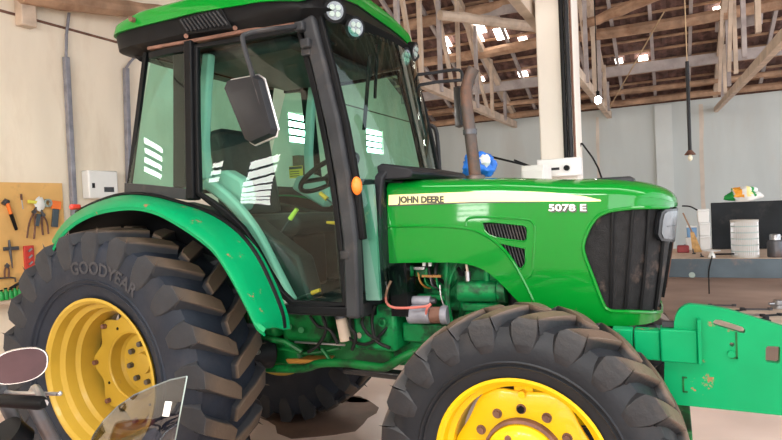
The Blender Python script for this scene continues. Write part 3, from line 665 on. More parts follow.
def make_wheel(name, cx, cy, cz, side, Rt, W, rr, nl, lh, delta, bw, tw, rub, rublug, text=None, phase=0):
    """side -1: outer face looks to -y"""
    w = W / 2; c = Vector((cx, cy, cz)); Rc = Rt - lh
    prof = [(rr - .012, -.80 * w), (rr + .02, -.88 * w), (rr + (Rc - rr) * .35, -1.0 * w), (rr + (Rc - rr) * .6, -1.0 * w), (Rc - .055, -.95 * w), (Rc - .022, -.86 * w), (Rc - .006, -.6 * w), (Rc, 0)]
    prof = prof + [(r, -h) for r, h in prof[-2::-1]]
    t = MB(); t.lathe([(r, side * h) for r, h in prof], (0, 0, 0), axis='y', n=80)
    for rad in (rr + (Rc - rr) * .22, rr + (Rc - rr) * .30):      # moulded rings on the outer wall
        hh = w * (.955 if rad < rr + (Rc - rr) * .25 else .985)
        t.lathe([(rad - .006, side * hh), (rad, side * (hh + .006)), (rad + .006, side * hh)], (0, 0, 0), axis='y', n=80)
    o = t.build(name, rub, TR); 
    # put the origin of the tyre at its hub so bars can be turned about it
    o.location = c; ORG[o.name] = c.copy()
    for half, nm in ((1, 'outer'), (-1, 'inner')):
        b = lug_mesh(Rt, w, lh, half, delta, bw, tw, nm)
        if half < 0: pass
        if side > 0: b.v = [Vector((p.x, -p.y, p.z)) for p in b.v]; b.f = [f[::-1] for f in b.f]
        me = b.mesh('tread_bar', Vector((0, 0, 0)), 50); me.materials.append(M[rublug])
        for k in range(nl):
            q = bpy.data.objects.new('tread_bar', me); COL.objects.link(q); q.parent = o
            q.rotation_euler = (0, 2 * math.pi * (k + (.5 if half < 0 else 0)) / nl + phase, 0)
            m = q.modifiers.new('bevel', 'BEVEL'); m.width = .006; m.segments = 2; m.limit_method = 'ANGLE'; m.angle_limit = R_(50)
    if text:
        rad = rr + (Rc - rr) * .52
        for body, a0 in text:
            def fn(x, y, z): 
                th = a0 + x / rad; r = rad - .035 + y
                return Vector((cx + r * math.sin(th), cy + side * (w * 1.0 + z + .001), cz + r * math.cos(th)))
            text_mb(body, .088, .004, fn, 1.0, .002).build('side_lettering', 'rubber_text', o)
    return o
def rim(o, c, side, rr, W, prof, mat, name='rim', n=72):
    b = MB(); b.lathe([(r, side * h) for r, h in prof], c, axis='y', n=n); return b.build(name, mat, o, angle=30)
RR, RW = .405, .435; RC = Vector((0, -.735, .742))
def rear(side):
    c = Vector((0, side * .735, .742)); fl_ = .195
    o = make_wheel('rear_wheel', c.x, c.y, c.z, side, .757, RW, RR, 22, .042, .15, .104, .076, 'rubber', 'rubber_lug', [('GOODYEAR', -.20), ('GOODYEAR', 2.4)] if side < 0 else None, .06)
    rim(o, c, side, RR, RW, [(RR - .012, fl_ - .012), (RR, fl_), (RR - .014, fl_ + .002), (RR - .03, fl_ - .012), (RR - .036, fl_ - .06), (RR - .062, fl_ - .075), (RR - .066, fl_ - .13), (RR - .088, fl_ - .145), (RR - .092, fl_ - .26), (RR - .07, fl_ - .28), (RR - .03, fl_ - .38), (RR, fl_ - .39)], 'yellow_dusty')
    d0 = -.045   # disc plane, measured outward from the wheel centre
    b = MB(); b.lathe([(.292, d0), (.292, d0 + .012), (.20, d0 + .016), (.185, d0 + .022), (.178, d0 + .016), (.172, d0 - .045), (.16, d0 - .06), (.05, d0 - .062), (.002, d0 - .062)], (0, 0, 0), axis='y', n=96, lobes=(.25, 8, .026))
    b.v = [Vector((p.x + c.x, c.y + side * p.y, p.z + c.z)) for p in b.v]
    b.build('disc', 'yellow_dusty', o, angle=30)
    for k in range(8):
        t = 2 * math.pi * k / 8 + 0
        e = Vector((math.cos(t), 0, math.sin(t)))
        g = MB(); g.bar(c + e * .285 + Vector((0, side * (d0 - .012), 0)), c + e * .33 + Vector((0, side * (d0 - .012), 0)), .055, .022, up=(0, 1, 0)); g.build('clamp', 'yellow_dusty', o, bevel=.004)
        MB().cyl(c + e * .292 + Vector((0, side * (d0 - .005), 0)), c + e * .292 + Vector((0, side * (d0 + .035), 0)), .014, n=6).build('bolt', 'rust', o)
        t2 = t + .2; e2 = Vector((math.cos(t2), 0, math.sin(t2)))
        MB().cyl(c + e2 * .105 + Vector((0, side * (d0 - .07), 0)), c + e2 * .105 + Vector((0, side * (d0 - .038), 0)), .016, n=6).build('bolt', 'steel_dark', o)
    for k in range(4):
        t = 2 * math.pi * k / 4 + .5; e = Vector((math.cos(t), 0, math.sin(t)))
        MB().cyl(c + e * .225 + Vector((0, side * (d0 + .005), 0)), c + e * .225 + Vector((0, side * (d0 + .018), 0)), .008, n=8).build('plug', 'black', o)
    MB().lathe([(.062, side * (d0 - .065)), (.055, side * (d0 - .04)), (.002, side * (d0 - .038))], c, axis='y', n=24).build('hub', 'yellow_dusty', o)
FRr, FWd = .332, .318
def front(side):
    c = Vector((2.10, side * .655, .555)); fl_ = .137
    o = make_wheel('front_wheel', c.x, c.y, c.z, side, .580, FWd, FRr, 20, .036, .19, .092, .066, 'rubber_front', 'rubber_front_lug', None, .10)
    rim(o, c, side, FRr, FWd, [(FRr - .012, fl_ - .012), (FRr, fl_), (FRr - .012, fl_ + .002), (FRr - .024, fl_ - .01), (FRr - .030, fl_ - .05), (FRr - .05, fl_ - .065), (FRr - .055, fl_ - .18), (FRr - .03, fl_ - .2), (FRr, fl_ - .27)], 'yellow')
    d0 = fl_ - .085
    b = MB(); b.lathe([(.266, d0 - .02), (.266, d0 - .008), (.252, d0), (.155, d0 + .004), (.150, d0 - .012), (.002, d0 - .012)], (0, 0, 0), axis='y', n=96, lobes=(.24, 6, .014))
    b.v = [Vector((p.x + c.x, c.y + side * p.y, p.z + c.z)) for p in b.v]; b.build('disc', 'yellow', o, angle=30)
    for k in range(4):
        t = 2 * math.pi * k / 4; e = Vector((math.cos(t), 0, math.sin(t)))
        MB().bar(c + e * .235 + Vector((0, side * (d0 - .03), 0)), c + e * .285 + Vector((0, side * (d0 - .03), 0)), .075, .025, up=(0, 1, 0)).build('clamp', 'yellow', o, bevel=.005)
        MB().cyl(c + e * .248 + Vector((0, side * (d0 - .02), 0)), c + e * .248 + Vector((0, side * (d0 + .016), 0)), .015, n=6).build('bolt', 'yellow', o)
    for k in range(12):
        t = 2 * math.pi * k / 12 + .03; e = Vector((math.cos(t), 0, math.sin(t)))
        MB().cyl(c + e * .190 + Vector((0, side * d0, 0)), c + e * .190 + Vector((0, side * (d0 + .018), 0)), .014, n=6).build('wheel_nut', 'rust' if k % 3 else 'black', o)
        MB().lathe([(.019, d0 * side), (.019, side * (d0 + .007)), (.012, side * (d0 + .007))], c + e * .190, axis='y', n=14).build('washer', 'rust', o)
    MB().lathe([(.158, side * (d0 - .01)), (.156, side * (d0 + .035)), (.146, side * (d0 + .042))], c, axis='y', n=40).build('hub_flange', 'rust', o)
    MB().lathe([(.147, side * (d0 + .02)), (.141, side * (d0 + .05)), (.122, side * (d0 + .066)), (.05, side * (d0 + .070)), (.045, side * (d0 + .078)), (.002, side * (d0 + .078))], c, axis='y', n=40).build('hub_cap', 'yellow', o)
    for t, r in ((2.0, .105), (.6, .105), (4.2, .105)):
        e = Vector((math.cos(t), 0, math.sin(t))) * r; MB().cyl(c + e + Vector((0, side * (d0 + .06), 0)), c + e + Vector((0, side * (d0 + .078), 0)), .012, n=8).build('drain_plug', 'rust', o)
for s in (-1, 1): rear(s); front(s)

# ---- hood
PLAN = []; 
for i in range(40): PLAN.append((1.40 + .93 * i / 40, -.375 + .023 * i / 40))
for i in range(61):
    t = math.pi / 2 * i / 60; n_ = 2.7
    PLAN.append((2.33 + .33 * math.sin(t) ** (2 / n_), -.352 * math.cos(t) ** (2 / n_) if i < 60 else 0.0))
CUM = [0.0]
for i in range(1, len(PLAN)): CUM.append(CUM[-1] + math.dist(PLAN[i], PLAN[i - 1]))
SL = CUM[-1]
def plan(s):
    s = min(max(s, 0), SL)
    lo, hi = 0, len(CUM) - 1
    while hi - lo > 1:
        m = (lo + hi) // 2
        if CUM[m] <= s: lo = m
        else: hi = m
    f = (s - CUM[lo]) / (CUM[hi] - CUM[lo]); a, b = PLAN[lo], PLAN[hi]
    dx, dy = b[0] - a[0], b[1] - a[1]; L_ = math.hypot(dx, dy)
    return a[0] + dx * f, a[1] + dy * f, dy / L_, -dx / L_
def hood(s, z, off=0.0, sg=-1):
    x, y, nx, ny = plan(s)
    off -= .010 * ((z - 1.36) / .25) ** 2
    x += nx * off; y += ny * off
    x -= max(0, (x - 2.33) / .33) * (1.5 - z) * .13
    return Vector((x, y if sg < 0 else -y, z))
def s_of_x(x):
    lo, hi = 0.0, SL
    for _ in range(40):
        m = (lo + hi) / 2
        if plan(m)[0] < x: lo = m
        else: hi = m
    return lo
def HS(px, py):
    y = -.36
    for _ in range(6):
        p = at(px, py, 'y', y); x = p.x + max(0, (p.x - 2.33) / .33) * (1.5 - p.z) * .13; s = s_of_x(min(x, 2.655)); y = plan(s)[1]
    return (s, p.z)
def lerp_tab(tab, x):
    if x <= tab[0][0]: return tab[0][1]
    for (a, b), (c, d) in zip(tab, tab[1:]):
        if x <= c: return b + (d - b) * (x - a) / (c - a)
    return tab[-1][1]
ZT = [(1.40, 1.668), (1.95, 1.645), (2.3, 1.613), (2.45, 1.592), (2.6, 1.552), (2.66, 1.522)]
def zsh(x): return lerp_tab(ZT, x) - (.062 if x < 2.3 else .062 - .037 * (x - 2.3) / .36)
top = [(SL * i / 60, zsh(plan(SL * i / 60)[0])) for i in range(61)]
gr_px = [(668, 207.5), (640, 207.5), (615, 210), (604, 213), (596, 218), (588, 230), (583, 246), (585, 257), (589, 268), (598, 292), (604, 306), (608, 310), (615, 312), (640, 312.5), (668, 312)]
gr = [HS(*p) for p in gr_px]
low = [(545, 321), (536, 319), (529, 314), (522, 306), (515, 299), (505, 288), (497, 280), (490, 274), (482, 269), (475, 266), (464, 263.5), (450, 262.5), (420, 262.5), (389, 263)]
outer = top + [(SL, gr[0][1] + .003)] + gr + [(SL, gr[-1][1]), (SL, 1.003), (HS(640, 330)[0], 1.0), (HS(560, 328)[0], 1.0)] + [HS(*p) for p in low]
v1 = [HS(*p) for p in [(482, 223), (486, 221.8), (492, 221.7), (523.4, 225), (527, 227), (527.8, 231), (527.5, 239), (524.5, 241.6), (510, 240), (497, 238), (489, 235), (484, 230)]]
v2 = [HS(*p) for p in [(500, 243), (525.5, 248.3), (526, 263), (522, 268.8), (517, 268), (511, 261)]]
for sg in (-1, 1):
    b = sheet(outer, [v1, v2], (.05, .05), lambda u, v: hood(u, v, 0, sg)); b.build('hood_side', 'green', TR, solid=.008, angle=30, weld=True)
    b = sheet([(HS(474, 0 + 218)[0], HS(474, 218)[1]), HS(535, 220), HS(535, 274), HS(508, 272)], [], (.03, .03), lambda u, v: hood(u, v, -.028, sg)); vb = b.build('hood_vent', 'black', TR)
    for k in range(15):
        s0 = v1[0][0] + (v1[5][0] - v1[0][0]) * (k + .5) / 15
        pp = [hood(s0 + .008 * q, 1.44 - .032 * q, -.014, sg) for q in range(7)]
        MB().path_bar(pp, .005, .016, up=(0, 1, 0)).build('louvre', 'charcoal', vb)
# vent surround: raised lip
for lp_ in (v1, v2):
    MB().tube([hood(s, z, .002) for s, z in lp_], .0045, 6, closed=True).build('vent_lip', 'green', TR)
sur = [HS(*p) for p in [(466, 226), (470, 218), (500, 217.5), (527, 219.5), (533, 223), (535, 230), (534, 250), (532, 272), (526, 279)]]
MB().tube([hood(s, z, .001) for s, z in smooth([(a, b, 0) for a, b in sur], 4) and [(p.x, p.y) for p in smooth([(a, b, 0) for a, b in sur], 4)]], .007, 8).build('panel_crease', 'green', TR)
cr_ = [HS(*p) for p in [(389, 226.5), (430, 226), (466, 228.5), (485, 235), (500, 246), (513, 262), (525, 284), (536, 308), (541, 319)]]
MB().tube([hood(p.x, p.y, .001) for p in smooth([(a, b, 0) for a, b in cr_], 6)], .008, 8).build('panel_crease', 'green', TR)
# grille opening: raised green edge, dark screen, ribs
MB().tube([hood(p.x, p.y, .002) for p in smooth([(a, b, 0) for a, b in gr], 3)], .008, 8).build('grille_edge', 'green', TR)
for sg in (-1, 1):
    b = sheet([(gr[6][0] - .03, 1.50), (SL, 1.50), (SL, 1.05), (gr[6][0] - .03, 1.05)], [], (.03, .05), lambda u, v: hood(u, v, -.016, sg)); g = b.build('grille', 'grille', TR)
    for pt, pb in (((613, 209), (611, 313)), ((634, 207), (627, 313)), ((651, 207), (645, 313)), ((667, 207), (662, 313))):
        a_, b_ = HS(*pt), HS(*pb)
        MB().path_bar([hood(a_[0] + (b_[0] - a_[0]) * k / 8, a_[1] + (b_[1] - a_[1]) * k / 8, -.008, sg) for k in range(9)], .012, .012).build('grille_rib', 'black', g, bevel=.002)
    MB().path_bar([hood(SL - .05, 1.48 - .4 * k / 8, -.008, sg) for k in range(9)], .012, .012, up=(1, 0, 0)).build('grille_rib', 'black', g)
# hood top
rings = []
full = [(SL * i / 60, -1) for i in range(61)] + [(SL * (59 - i) / 60, 1) for i in range(60)]
for k in range(13):
    t = math.pi / 2 * k / 12; ring = []
    for s, sg in full:
        x, y, nx, ny = plan(s); C_ = hood(s, zsh(x) - .0005, .0042, sg); sp = Vector((min(x, 2.22), 0, 0)); nose = max(0, min(1, (x - 2.1) / .5)); n_ = 3.6 - 1.3 * nose
        cc = max(0, math.cos(t)) ** (2 / n_); ss = math.sin(t) ** (2 / n_)
        zt = lerp_tab(ZT, min(x, 2.22)) + .006
        ring.append(Vector((sp.x + (C_.x - sp.x) * cc, C_.y * cc, zsh(x) + (zt - zsh(x)) * ss)))
    rings.append(ring)
MB().loft(rings, caps=False, closed=False).build('hood_top', 'green', TR, angle=60)
# decals
st_t = [(388.5, 195), (430, 193.3), (470, 191.8), (510, 191.3), (540, 192), (565, 193.8), (585, 196.3), (601, 200)]
st_b = [(601, 201.2), (585, 201.6), (540, 201.4), (500, 201.5), (470, 202), (430, 203.3), (388.5, 205)]
b = sheet([HS(*p) for p in st_t + st_b], [], (.05, 0), lambda u, v: hood(u, v, .0055)); b.build('hood_stripe', 'decal_yellow', TR, label='pale yellow stripe')
st2 = [(388.5, 205), (470, 202), (540, 201.4), (540, 202.4), (470, 203.2), (388.5, 206.5)]
b = sheet([HS(*p) for p in st2], [], (.05, 0), lambda u, v: hood(u, v, .0055)); b.build('stripe_dark_line', 'decal_dark', TR)  # thin dark decal line along the lower edge of the yellow stripe
def hood_text(body, px0, py0, px1, size, mat, name, bold=0.0, off=.0075, dz=0, dx=0):
    a, b_ = HS(px0, py0), HS(px1, py0); w0 = []
    probe = text_mb(body, size, 0, lambda x, y, z: (w0.append(x), Vector((0, 0, 0)))[1], 1.0, bold); wd_ = max(w0) - min(w0); x0_ = min(w0)
    sl = (b_[1] - a[1]) / (b_[0] - a[0])
    text_mb(body, size, .0012, lambda x, y, z: hood(a[0] + dx + (x - x0_) * (b_[0] - a[0]) / wd_, a[1] + dz + sl * ((x - x0_) * (b_[0] - a[0]) / wd_) + y, off + z), 1.0, bold).build(name, mat, TR)
hood_text('JOHN DEERE', 398, 202.6, 444, .042, 'decal_dark', 'brand_lettering', .0019)
hood_text('5078 E', 549.5, 211.2, 587, .040, 'decal_dark', 'model_number', .0035, .0062, -.002, .002)
hood_text('5078 E', 549, 210.8, 586.5, .040, 'decal_white', 'model_number', .0007, .0085)
# exhaust, cap on the hood, blue bag
def EX(px, py): return at(px, py, 'y', -.20)
ex = pole('exhaust_pipe', 'exhaust', TR, smooth([EX(475.5, 178), EX(471, 140), EX(467, 108), EX(466, 94), EX(468.5, 80), EX(474, 68)], 5), .029, n=16)
c = EX(475.5, 177); MB().lathe([(.045, -.01), (.045, .012), (.034, .016)], (c.x, c.y, 1.655), n=20).build('exhaust_collar', 'steel_dark', TR)
MB().lathe([(.034, -.012), (.034, .012)], EX(470, 132), n=16).build('clamp', 'steel_dark', ex)
c = at(615, 178, 'y', -.16); MB().loft([[Vector((c.x + a_ * k, c.y + b_ * k, z)) for a_, b_ in ((-.09, -.06), (.08, -.06), (.08, .06), (-.09, .06))] for z, k in ((1.585, 1), (1.612, 1), (1.622, .8))]).build('hood_cap', 'charcoal', TR, bevel=.006)
bg_ = thing('blue_bag', (1.74, .02, 1.66), 'crumpled blue bag lying on the hood behind the exhaust pipe', 'bag')
a_ = at(478, 164, 'y', .03)
crumple((a_.x - .004, .05, a_.z - .008), (.175, .17, .125), .34, seed=3.1, floor_z=1.668).build('bag', 'blue_cloth', bg_, angle=60)
crumple((a_.x + .046, .0, a_.z + .012), (.055, .06, .06), .3, 20, 12, 7.7).build('white_print', 'white_plastic', bg_, angle=60)
# headlight on the nose corner
hl = [(HS(*p)[0] - .03, HS(*p)[1]) for p in [(667, 209), (676, 208), (680, 212), (681, 226), (679, 240), (672, 241.5), (663, 240), (660.5, 234), (662, 220), (664, 212)]]
for sg in (-1, 1):
    b = sheet(hl, [], (.02, .02), lambda u, v: hood(u, v, .004, sg)); h_ = b.build('headlight', 'black_gloss', TR, solid=.022)
    cx_ = sum(p[0] for p in hl) / len(hl); cz_ = sum(p[1] for p in hl) / len(hl)
    b = sheet([(cx_ + (p[0] - cx_) * .80, cz_ + (p[1] - cz_) * .86) for p in hl], [], (.02, .02), lambda u, v: hood(u, v, .012, sg)); b.build('lens', 'headlamp_glass', h_, solid=.012)
    MB().path_bar([hood(cx_ - .035 + .07 * k / 4, cz_ - .005, .019, sg) for k in range(5)], .003, .002, up=(0, 0, 1)).build('lens_rib', 'grey_plastic', h_)
MB().path_bar([hood(SL - .10 * 0 - .02, 1.45 - .33 * k / 6, -.002) for k in range(7)], .01, .008, up=(1, 0, 0)).build('grille_seam', 'rust', TR)
MB().box2((2.15, -.26, .80), (2.46, .26, 1.04)).build('front_support', 'black', TR, bevel=.01)
MB().box2((2.12, -.28, 1.06), (2.42, .28, 1.44)).build('radiator_core', 'black', TR)

# ---- front bracket
BYy = -.42
def Q(px, py): p = at(px, py, 'y', BYy); return (p.x, p.z)
e1 = Q(782, 326); e2 = Q(782, 414)
plate = [Q(*p) for p in [(664.5, 361), (664, 402), (782, 414)]] + [(3.30, e2[1] + .02), (3.34, e2[1] + .06), (3.34, e1[1] - .10), (3.30, e1[1] - .075)] + [Q(*p) for p in [(782, 325.5), (760, 319), (746, 314.5), (728, 309), (712, 306), (699, 304.5), (690, 303.5), (684, 305), (679, 309), (675.5, 315), (674, 322), (674, 340)]]
slot = [Q(*p) for p in [(712.5, 321), (715, 318.8), (720, 319), (742, 326), (745, 329.5), (744, 332.2), (740, 332), (716, 324.8), (713, 323.5)]]
sq = [Q(*p) for p in [(765, 347), (767, 345), (778, 345.5), (779.5, 347), (779, 361), (777, 362.5), (766, 361), (764.8, 359)]]
def circ(px, py, r, n=10): c = Q(px, py); return [(c[0] + r * math.cos(2 * math.pi * k / n), c[1] + r * math.sin(2 * math.pi * k / n)) for k in range(n)]
for sg in (-1, 1):
    pl_ = plate if sg < 0 else [(x, min(z, .86)) for x, z in plate if z < .9] + [(3.2, .86), (2.62, .86)]
    if sg > 0: pl_ = [(2.60, .52), (3.3, .54), (3.34, .58), (3.34, .64), (3.28, .67), (2.60, .67)]
    b = sheet(pl_, [slot, sq, circ(731.5, 343.5, .008)] if sg < 0 else [], None, lambda u, v: Vector((u, -sg * BYy, v))); b.build('bracket_plate', 'green_worn', TR, solid=.035, bevel=.004)
    if sg > 0: continue
    arm = [((612, 328), (634, 330), .0), ((634, 329), (661, 331), .012), ((660, 327), (698, 332), .03)]
    for k, (a_, b_, o_) in enumerate(arm):
        x0_, z1 = Q(*a_); x1_, z0 = Q(b_[0], (358, 359.5, 361.5)[k])
        MB().box2((x0_, sg * (.42 - .05), z0), (x1_, sg * (.42 + .012 + o_), z1)).build('bracket_arm', 'green_worn', TR, bevel=.006)
    MB().box2((Q(697, 340)[0], sg * .40, Q(700, 361)[1]), (Q(701, 340)[0], sg * .475, Q(700, 317)[1])).build('arm_end_plate', 'green_worn', TR, bevel=.003)
    MB().box2((Q(662, 326)[0], sg * .43, Q(680, 327)[1]), (Q(695, 326)[0], sg * .40, Q(680, 322)[1])).build('arm_bolt_strip', 'charcoal', TR)
x_, z_ = Q(736, 331); x2, z2 = Q(736, 357.5)
MB().box2((x_ - .004, BYy - .021, z2), (x_ + .002, BYy - .016, z_)).build('groove', 'green_dull', TR); MB().box2((x_ - .022, BYy - .021, z2), (x_ + .002, BYy - .016, z2 + .006)).build('groove', 'green_dull', TR)
c = Q(731, 352.5); MB().cyl((c[0], BYy - .03, c[1]), (c[0], BYy, c[1]), .013, n=12).build('pin', 'green_worn', TR)
x_, z_ = Q(683, 376); z2 = Q(683, 390)[1]
MB().box2((x_ - .003, BYy - .021, z2), (x_ + .003, BYy - .016, z_)).build('groove', 'green_dull', TR)
for zz in (z_, z2): MB().box2((x_ - .003, BYy - .021, zz - .003), (x_ + .014, BYy - .016, zz + .003)).build('groove', 'green_dull', TR)
MB().box2((2.60, -.42, .54), (2.68, .42, .62)).build('bracket_cross_tube', 'green_dull', TR, bevel=.006)
MB().box2((3.20, -.42, .74), (3.28, .42, .82)).build('bracket_cross_tube', 'green_dull', TR, bevel=.006)
# ---- cab shell
def cab_y(x, z):
    yl = -.62 - .07 * min(1, max(0, (2.42 - z) / .8)); yr = -.55 - .05 * (2.41 - z) / 1.3; yc = -.57 - .03 * min(1, max(0, (2.42 - z) / .8))
    if x >= .45: return yl + (yr - yl) * (x - .45) / .68
    return yl + (yc - yl) * ((.45 - x) / .55) ** 1.6
def CP(px, py, off=0.0):
    y = -.65
    for _ in range(8):
        p = at(px, py, 'y', y); y = cab_y(p.x, p.z) - off
    return at(px, py, 'y', y)
def flip(p): return Vector((p.x, -p.y, p.z))
def both(fn):
    for sg in (-1, 1):
        fn(lambda p: p if sg < 0 else flip(p), sg)
door_px = [(197, 47), (250, 38), (299, 29), (308, 60), (318, 100), (328, 150), (336, 200), (342, 250), (346, 304), (318, 304), (293, 303), (281, 292), (268, 270), (256, 248), (243, 229), (228, 214), (213, 203), (199, 193), (197, 120)]
rq_px = [(189, 49), (172, 52), (152, 57), (146, 80), (139, 115), (132, 155), (128, 185), (150, 186), (189, 192)]
def cab_side(F, sg):
    d = [CP(*p) for p in door_px]
    def pane(pts, name, mat, par):
        c = sum(pts, Vector()) / len(pts); b = MB(); n = len(pts); b.add([F(c)] + [F(p) for p in pts], [[0, 1 + i, 1 + (i + 1) % n] for i in range(n)]); return b.build(name, mat, par, angle=70)
    dr = MB().path_bar([F(p) for p in d], .030, .030, up=(0, 1, 0), closed=True).build('door', 'black', TR, bevel=.005)
    gz = sheet([(p.x, p.z) for p in d], [], (.12, .12), lambda u, v: F(Vector((u, cab_y(u, v), v)))); gz.build('door_glass', 'cab_glass', dr, angle=80, weld=True)
    hx = F(CP(343, 262)); MB().box(hx, (.03, .03, .10)).build('door_handle', 'black', dr, bevel=.006)
    for px, py in ((305, 52), (344, 255)):
        MB().box(F(CP(px + 2, py, .015)), (.05, .03, .04)).build('hinge', 'charcoal', dr, bevel=.006)
    r = [CP(*p) for p in rq_px]
    # curved rear quarter window, split in strips so it bends round the corner
    q = MB(); rows_ = []
    tops = [(189, 48), (178, 50), (168, 52), (158, 54), (152, 56)]; bots = [(189, 192), (172, 190), (155, 188), (140, 187), (128, 186)]
    for t_, b_ in zip(tops, bots):
        A_, B_ = CP(*t_), CP(*b_); rows_.append([F(A_ + (B_ - A_) * k / 4) for k in range(5)])
    q.loft(rows_, caps=False, closed=False).build('quarter_glass', 'cab_glass', TR, angle=70)
    MB().path_bar([F(CP(*p)) for p in [(189, 48), (168, 52), (151, 56)]], .03, .03, up=(0, 1, 0)).build('window_frame', 'black', TR)
    MB().path_bar([F(CP(*p)) for p in [(192, 195), (172, 192.5), (150, 190), (127, 188)]], .055, .03, up=(0, 1, 0)).build('window_frame', 'charcoal', TR)
    # B pillar
    MB().bar(F(CP(191, 42)), F(CP(193.5, 200)), .05, .06, up=(0, 1, 0)).build('pillar', 'black', TR, bevel=.008)
    MB().bar(F(CP(176, 52) + Vector((0, .035, 0))), F(CP(176, 188) + Vector((0, .035, 0))), .09, .03, up=(0, 1, 0)).build('pillar', 'black', TR, bevel=.008)
    # A pillar: dark post with rounded face
    P0 = [CP(309, 18), CP(322, 70), CP(335, 125), CP(345, 180), CP(352, 240), CP(355, 318)]
    MB().path_bar([F(p) for p in P0], .074, .06, up=(0, 1, 0)).build('pillar', 'charcoal', TR, bevel=.014)
    MB().path_bar([F(p + Vector((.052, .015, 0))) for p in P0[:-1]], .03, .03, up=(0, 1, 0)).build('windscreen_seal', 'black', TR, bevel=.006)
    # inner trim seen through the door
    ip = [at(209, 54, 'y', -.50), at(206, 90, 'y', -.50), at(204, 140, 'y', -.50), at(206, 180, 'y', -.50)]
    MB().path_bar([F(p) for p in ip], .055, .05, up=(0, 1, 0)).build('inner_pillar', 'pillar_inner', TR, bevel=.012)
    fi = [at(*p, 'y', -.52) for p in [(206, 182), (225, 196), (243, 215), (257, 235), (270, 260), (284, 288), (292, 303)]]
    MB().path_bar([F(p) for p in smooth(fi, 3)], .062, .05, up=(0, 1, 0)).build('inner_fender_trim', 'pillar_inner', TR, bevel=.014)
    ifp = [at(*p, 'y', -.46) for p in [(203, 188), (208, 172), (225, 170), (242, 180), (246, 200), (240, 212)]]
    cI = sum(ifp, Vector()) / len(ifp); b = MB(); b.loft([[F(p) for p in ifp], [F(p + Vector((0, .10, 0))) for p in ifp]]); b.build('inner_fender', 'pillar_inner', TR, bevel=.02)
    # sill
    MB().path_bar([F(CP(*p)) for p in [(283, 308), (318, 310), (356, 311)]], .04, .05, up=(0, 1, 0)).build('sill', 'black', TR, bevel=.006)
    # roof rail above the door, worn brown
    MB().path_bar([F(CP(*p)) for p in [(150, 49), (205, 39.5), (250, 31), (303, 22)]], .018, .04, up=(0, 1, 0)).build('roof_rail', 'rust', TR, bevel=.004)
    for p in ((186, 36), (235, 28)): MB().cyl(F(CP(*p, .005)), F(CP(*p, .03)), .012, n=8).build('rail_bolt', 'rust', TR)
both(cab_side)
# windscreen (bowed) and rear window
def ws_pt(y, z):
    xa = 1.155 + (2.41 - z) * .158; return Vector((xa + .06 + .10 * (1 - (y / .52) ** 2), y, z))
ws = MB(); ws.loft([[ws_pt(-.53 + 1.06 * k / 12, z) for k in range(13)] for z in (2.42, 2.1, 1.8, 1.45, 1.12)], caps=False, closed=False); ws.build('windscreen', 'cab_glass', TR, angle=70)
rw = MB(); rw.loft([[Vector((x, y, z)) for y in (-.57, -.3, 0, .3, .57)] for x, z in ((.06, 2.43), (-.11, 1.70))], caps=False, closed=False); rw.build('rear_window', 'cab_glass', TR)
MB().path_bar([(.06, -.56, 2.43), (-.11, -.58, 1.69), (-.11, .58, 1.69), (.06, .56, 2.43)], .03, .03, up=(1, 0, 0), closed=True).build('rear_window_frame', 'black', TR)
# lower strip of the windscreen frame and the rubber arch behind the hood
arch = [at(379, 300, 'y', -.42), at(377.5, 250, 'y', -.42), at(378, 200, 'y', -.42), at(380, 178, 'y', -.42)]
arch = arch + [Vector((arch[-1].x + .02, -.385, 1.715))]
arch = arch + [flip(p) for p in arch[::-1]]
MB().path_bar(arch, .035, .045, up=(1, 0, 0)).build('cowl_arch', 'grey_plastic', TR, bevel=.008)
MB().loft([[Vector((x, y, z)) for x, z in ((1.37, 1.735), (1.40, 1.745), (1.545, 1.712), (1.56, 1.69), (1.54, 1.665), (1.38, 1.665))] for y in (-.41, .41)]).build('cowl_top', 'grey_plastic', TR, bevel=.008)
MB().box2((1.38, -.34, 1.0), (1.47, .34, 1.66)).build('firewall', 'black', TR)
MB().bar(at(367, 185, 'y', -.47), at(374, 300, 'y', -.47), .02, .075, up=(1, 0, 0)).build('lower_glass_strip', 'strip_green', TR)
# ---- cab roof
def outline(k, n, inset=0.0):
    t = 2 * math.pi * k / n; e = 2 / 9.0
    c_, s_ = math.cos(t), math.sin(t)
    x = .53 + (.71 - inset) * math.copysign(abs(c_) ** e, c_); y = (.645 - inset) * math.copysign(abs(s_) ** e, s_)
    if c_ > 0: x += .07 * (1 - (y / .645) ** 2) * abs(c_) ** .5      # bowed front
    return x, y
NR = 96
def zg(x, y):                                        # lower edge of the green cap
    f = max(0, min(1, (x - .95) / .25)); side = 2.553 - .06 * max(0, min(1, (x - .75) / .45)); fr = 2.50 + .17 * (1 - (y / .645) ** 2)
    g = max(0, min(1, (x - 1.12) / .12)); return side * (1 - g) + max(fr, side) * g
def outc(k, n, inset):
    x, y = outline(k, n, inset)
    if x > .95:
        q = min(1, (y / .645) ** 2); xf = 1.24 + .07 * (1 - q); x = .95 + (x - .95) * (1.09 + .13 * q - .95) / (xf - .95)
    return x, y
def ringc(inset, zf): return [Vector((*outc(k, NR, inset), zf(*outline(k, NR, inset)))) for k in range(NR)]
def ring(inset, zf): return [Vector((*outline(k, NR, inset), zf(*outline(k, NR, inset)))) for k in range(NR)]
lin = MB(); lin.loft([ring(.13, lambda x, y: 2.425), ring(.05, lambda x, y: 2.43 + .03 * (x < .1)), ring(.012, lambda x, y: 2.47), ringc(.004, lambda x, y: zg(x, y) - .01), ringc(.012, lambda x, y: zg(x, y) + .02)]); lin.build('roof_liner', 'black', TR, angle=35)
def tk(x): return max(.5, min(1, .5 + (x + .15) / .5))
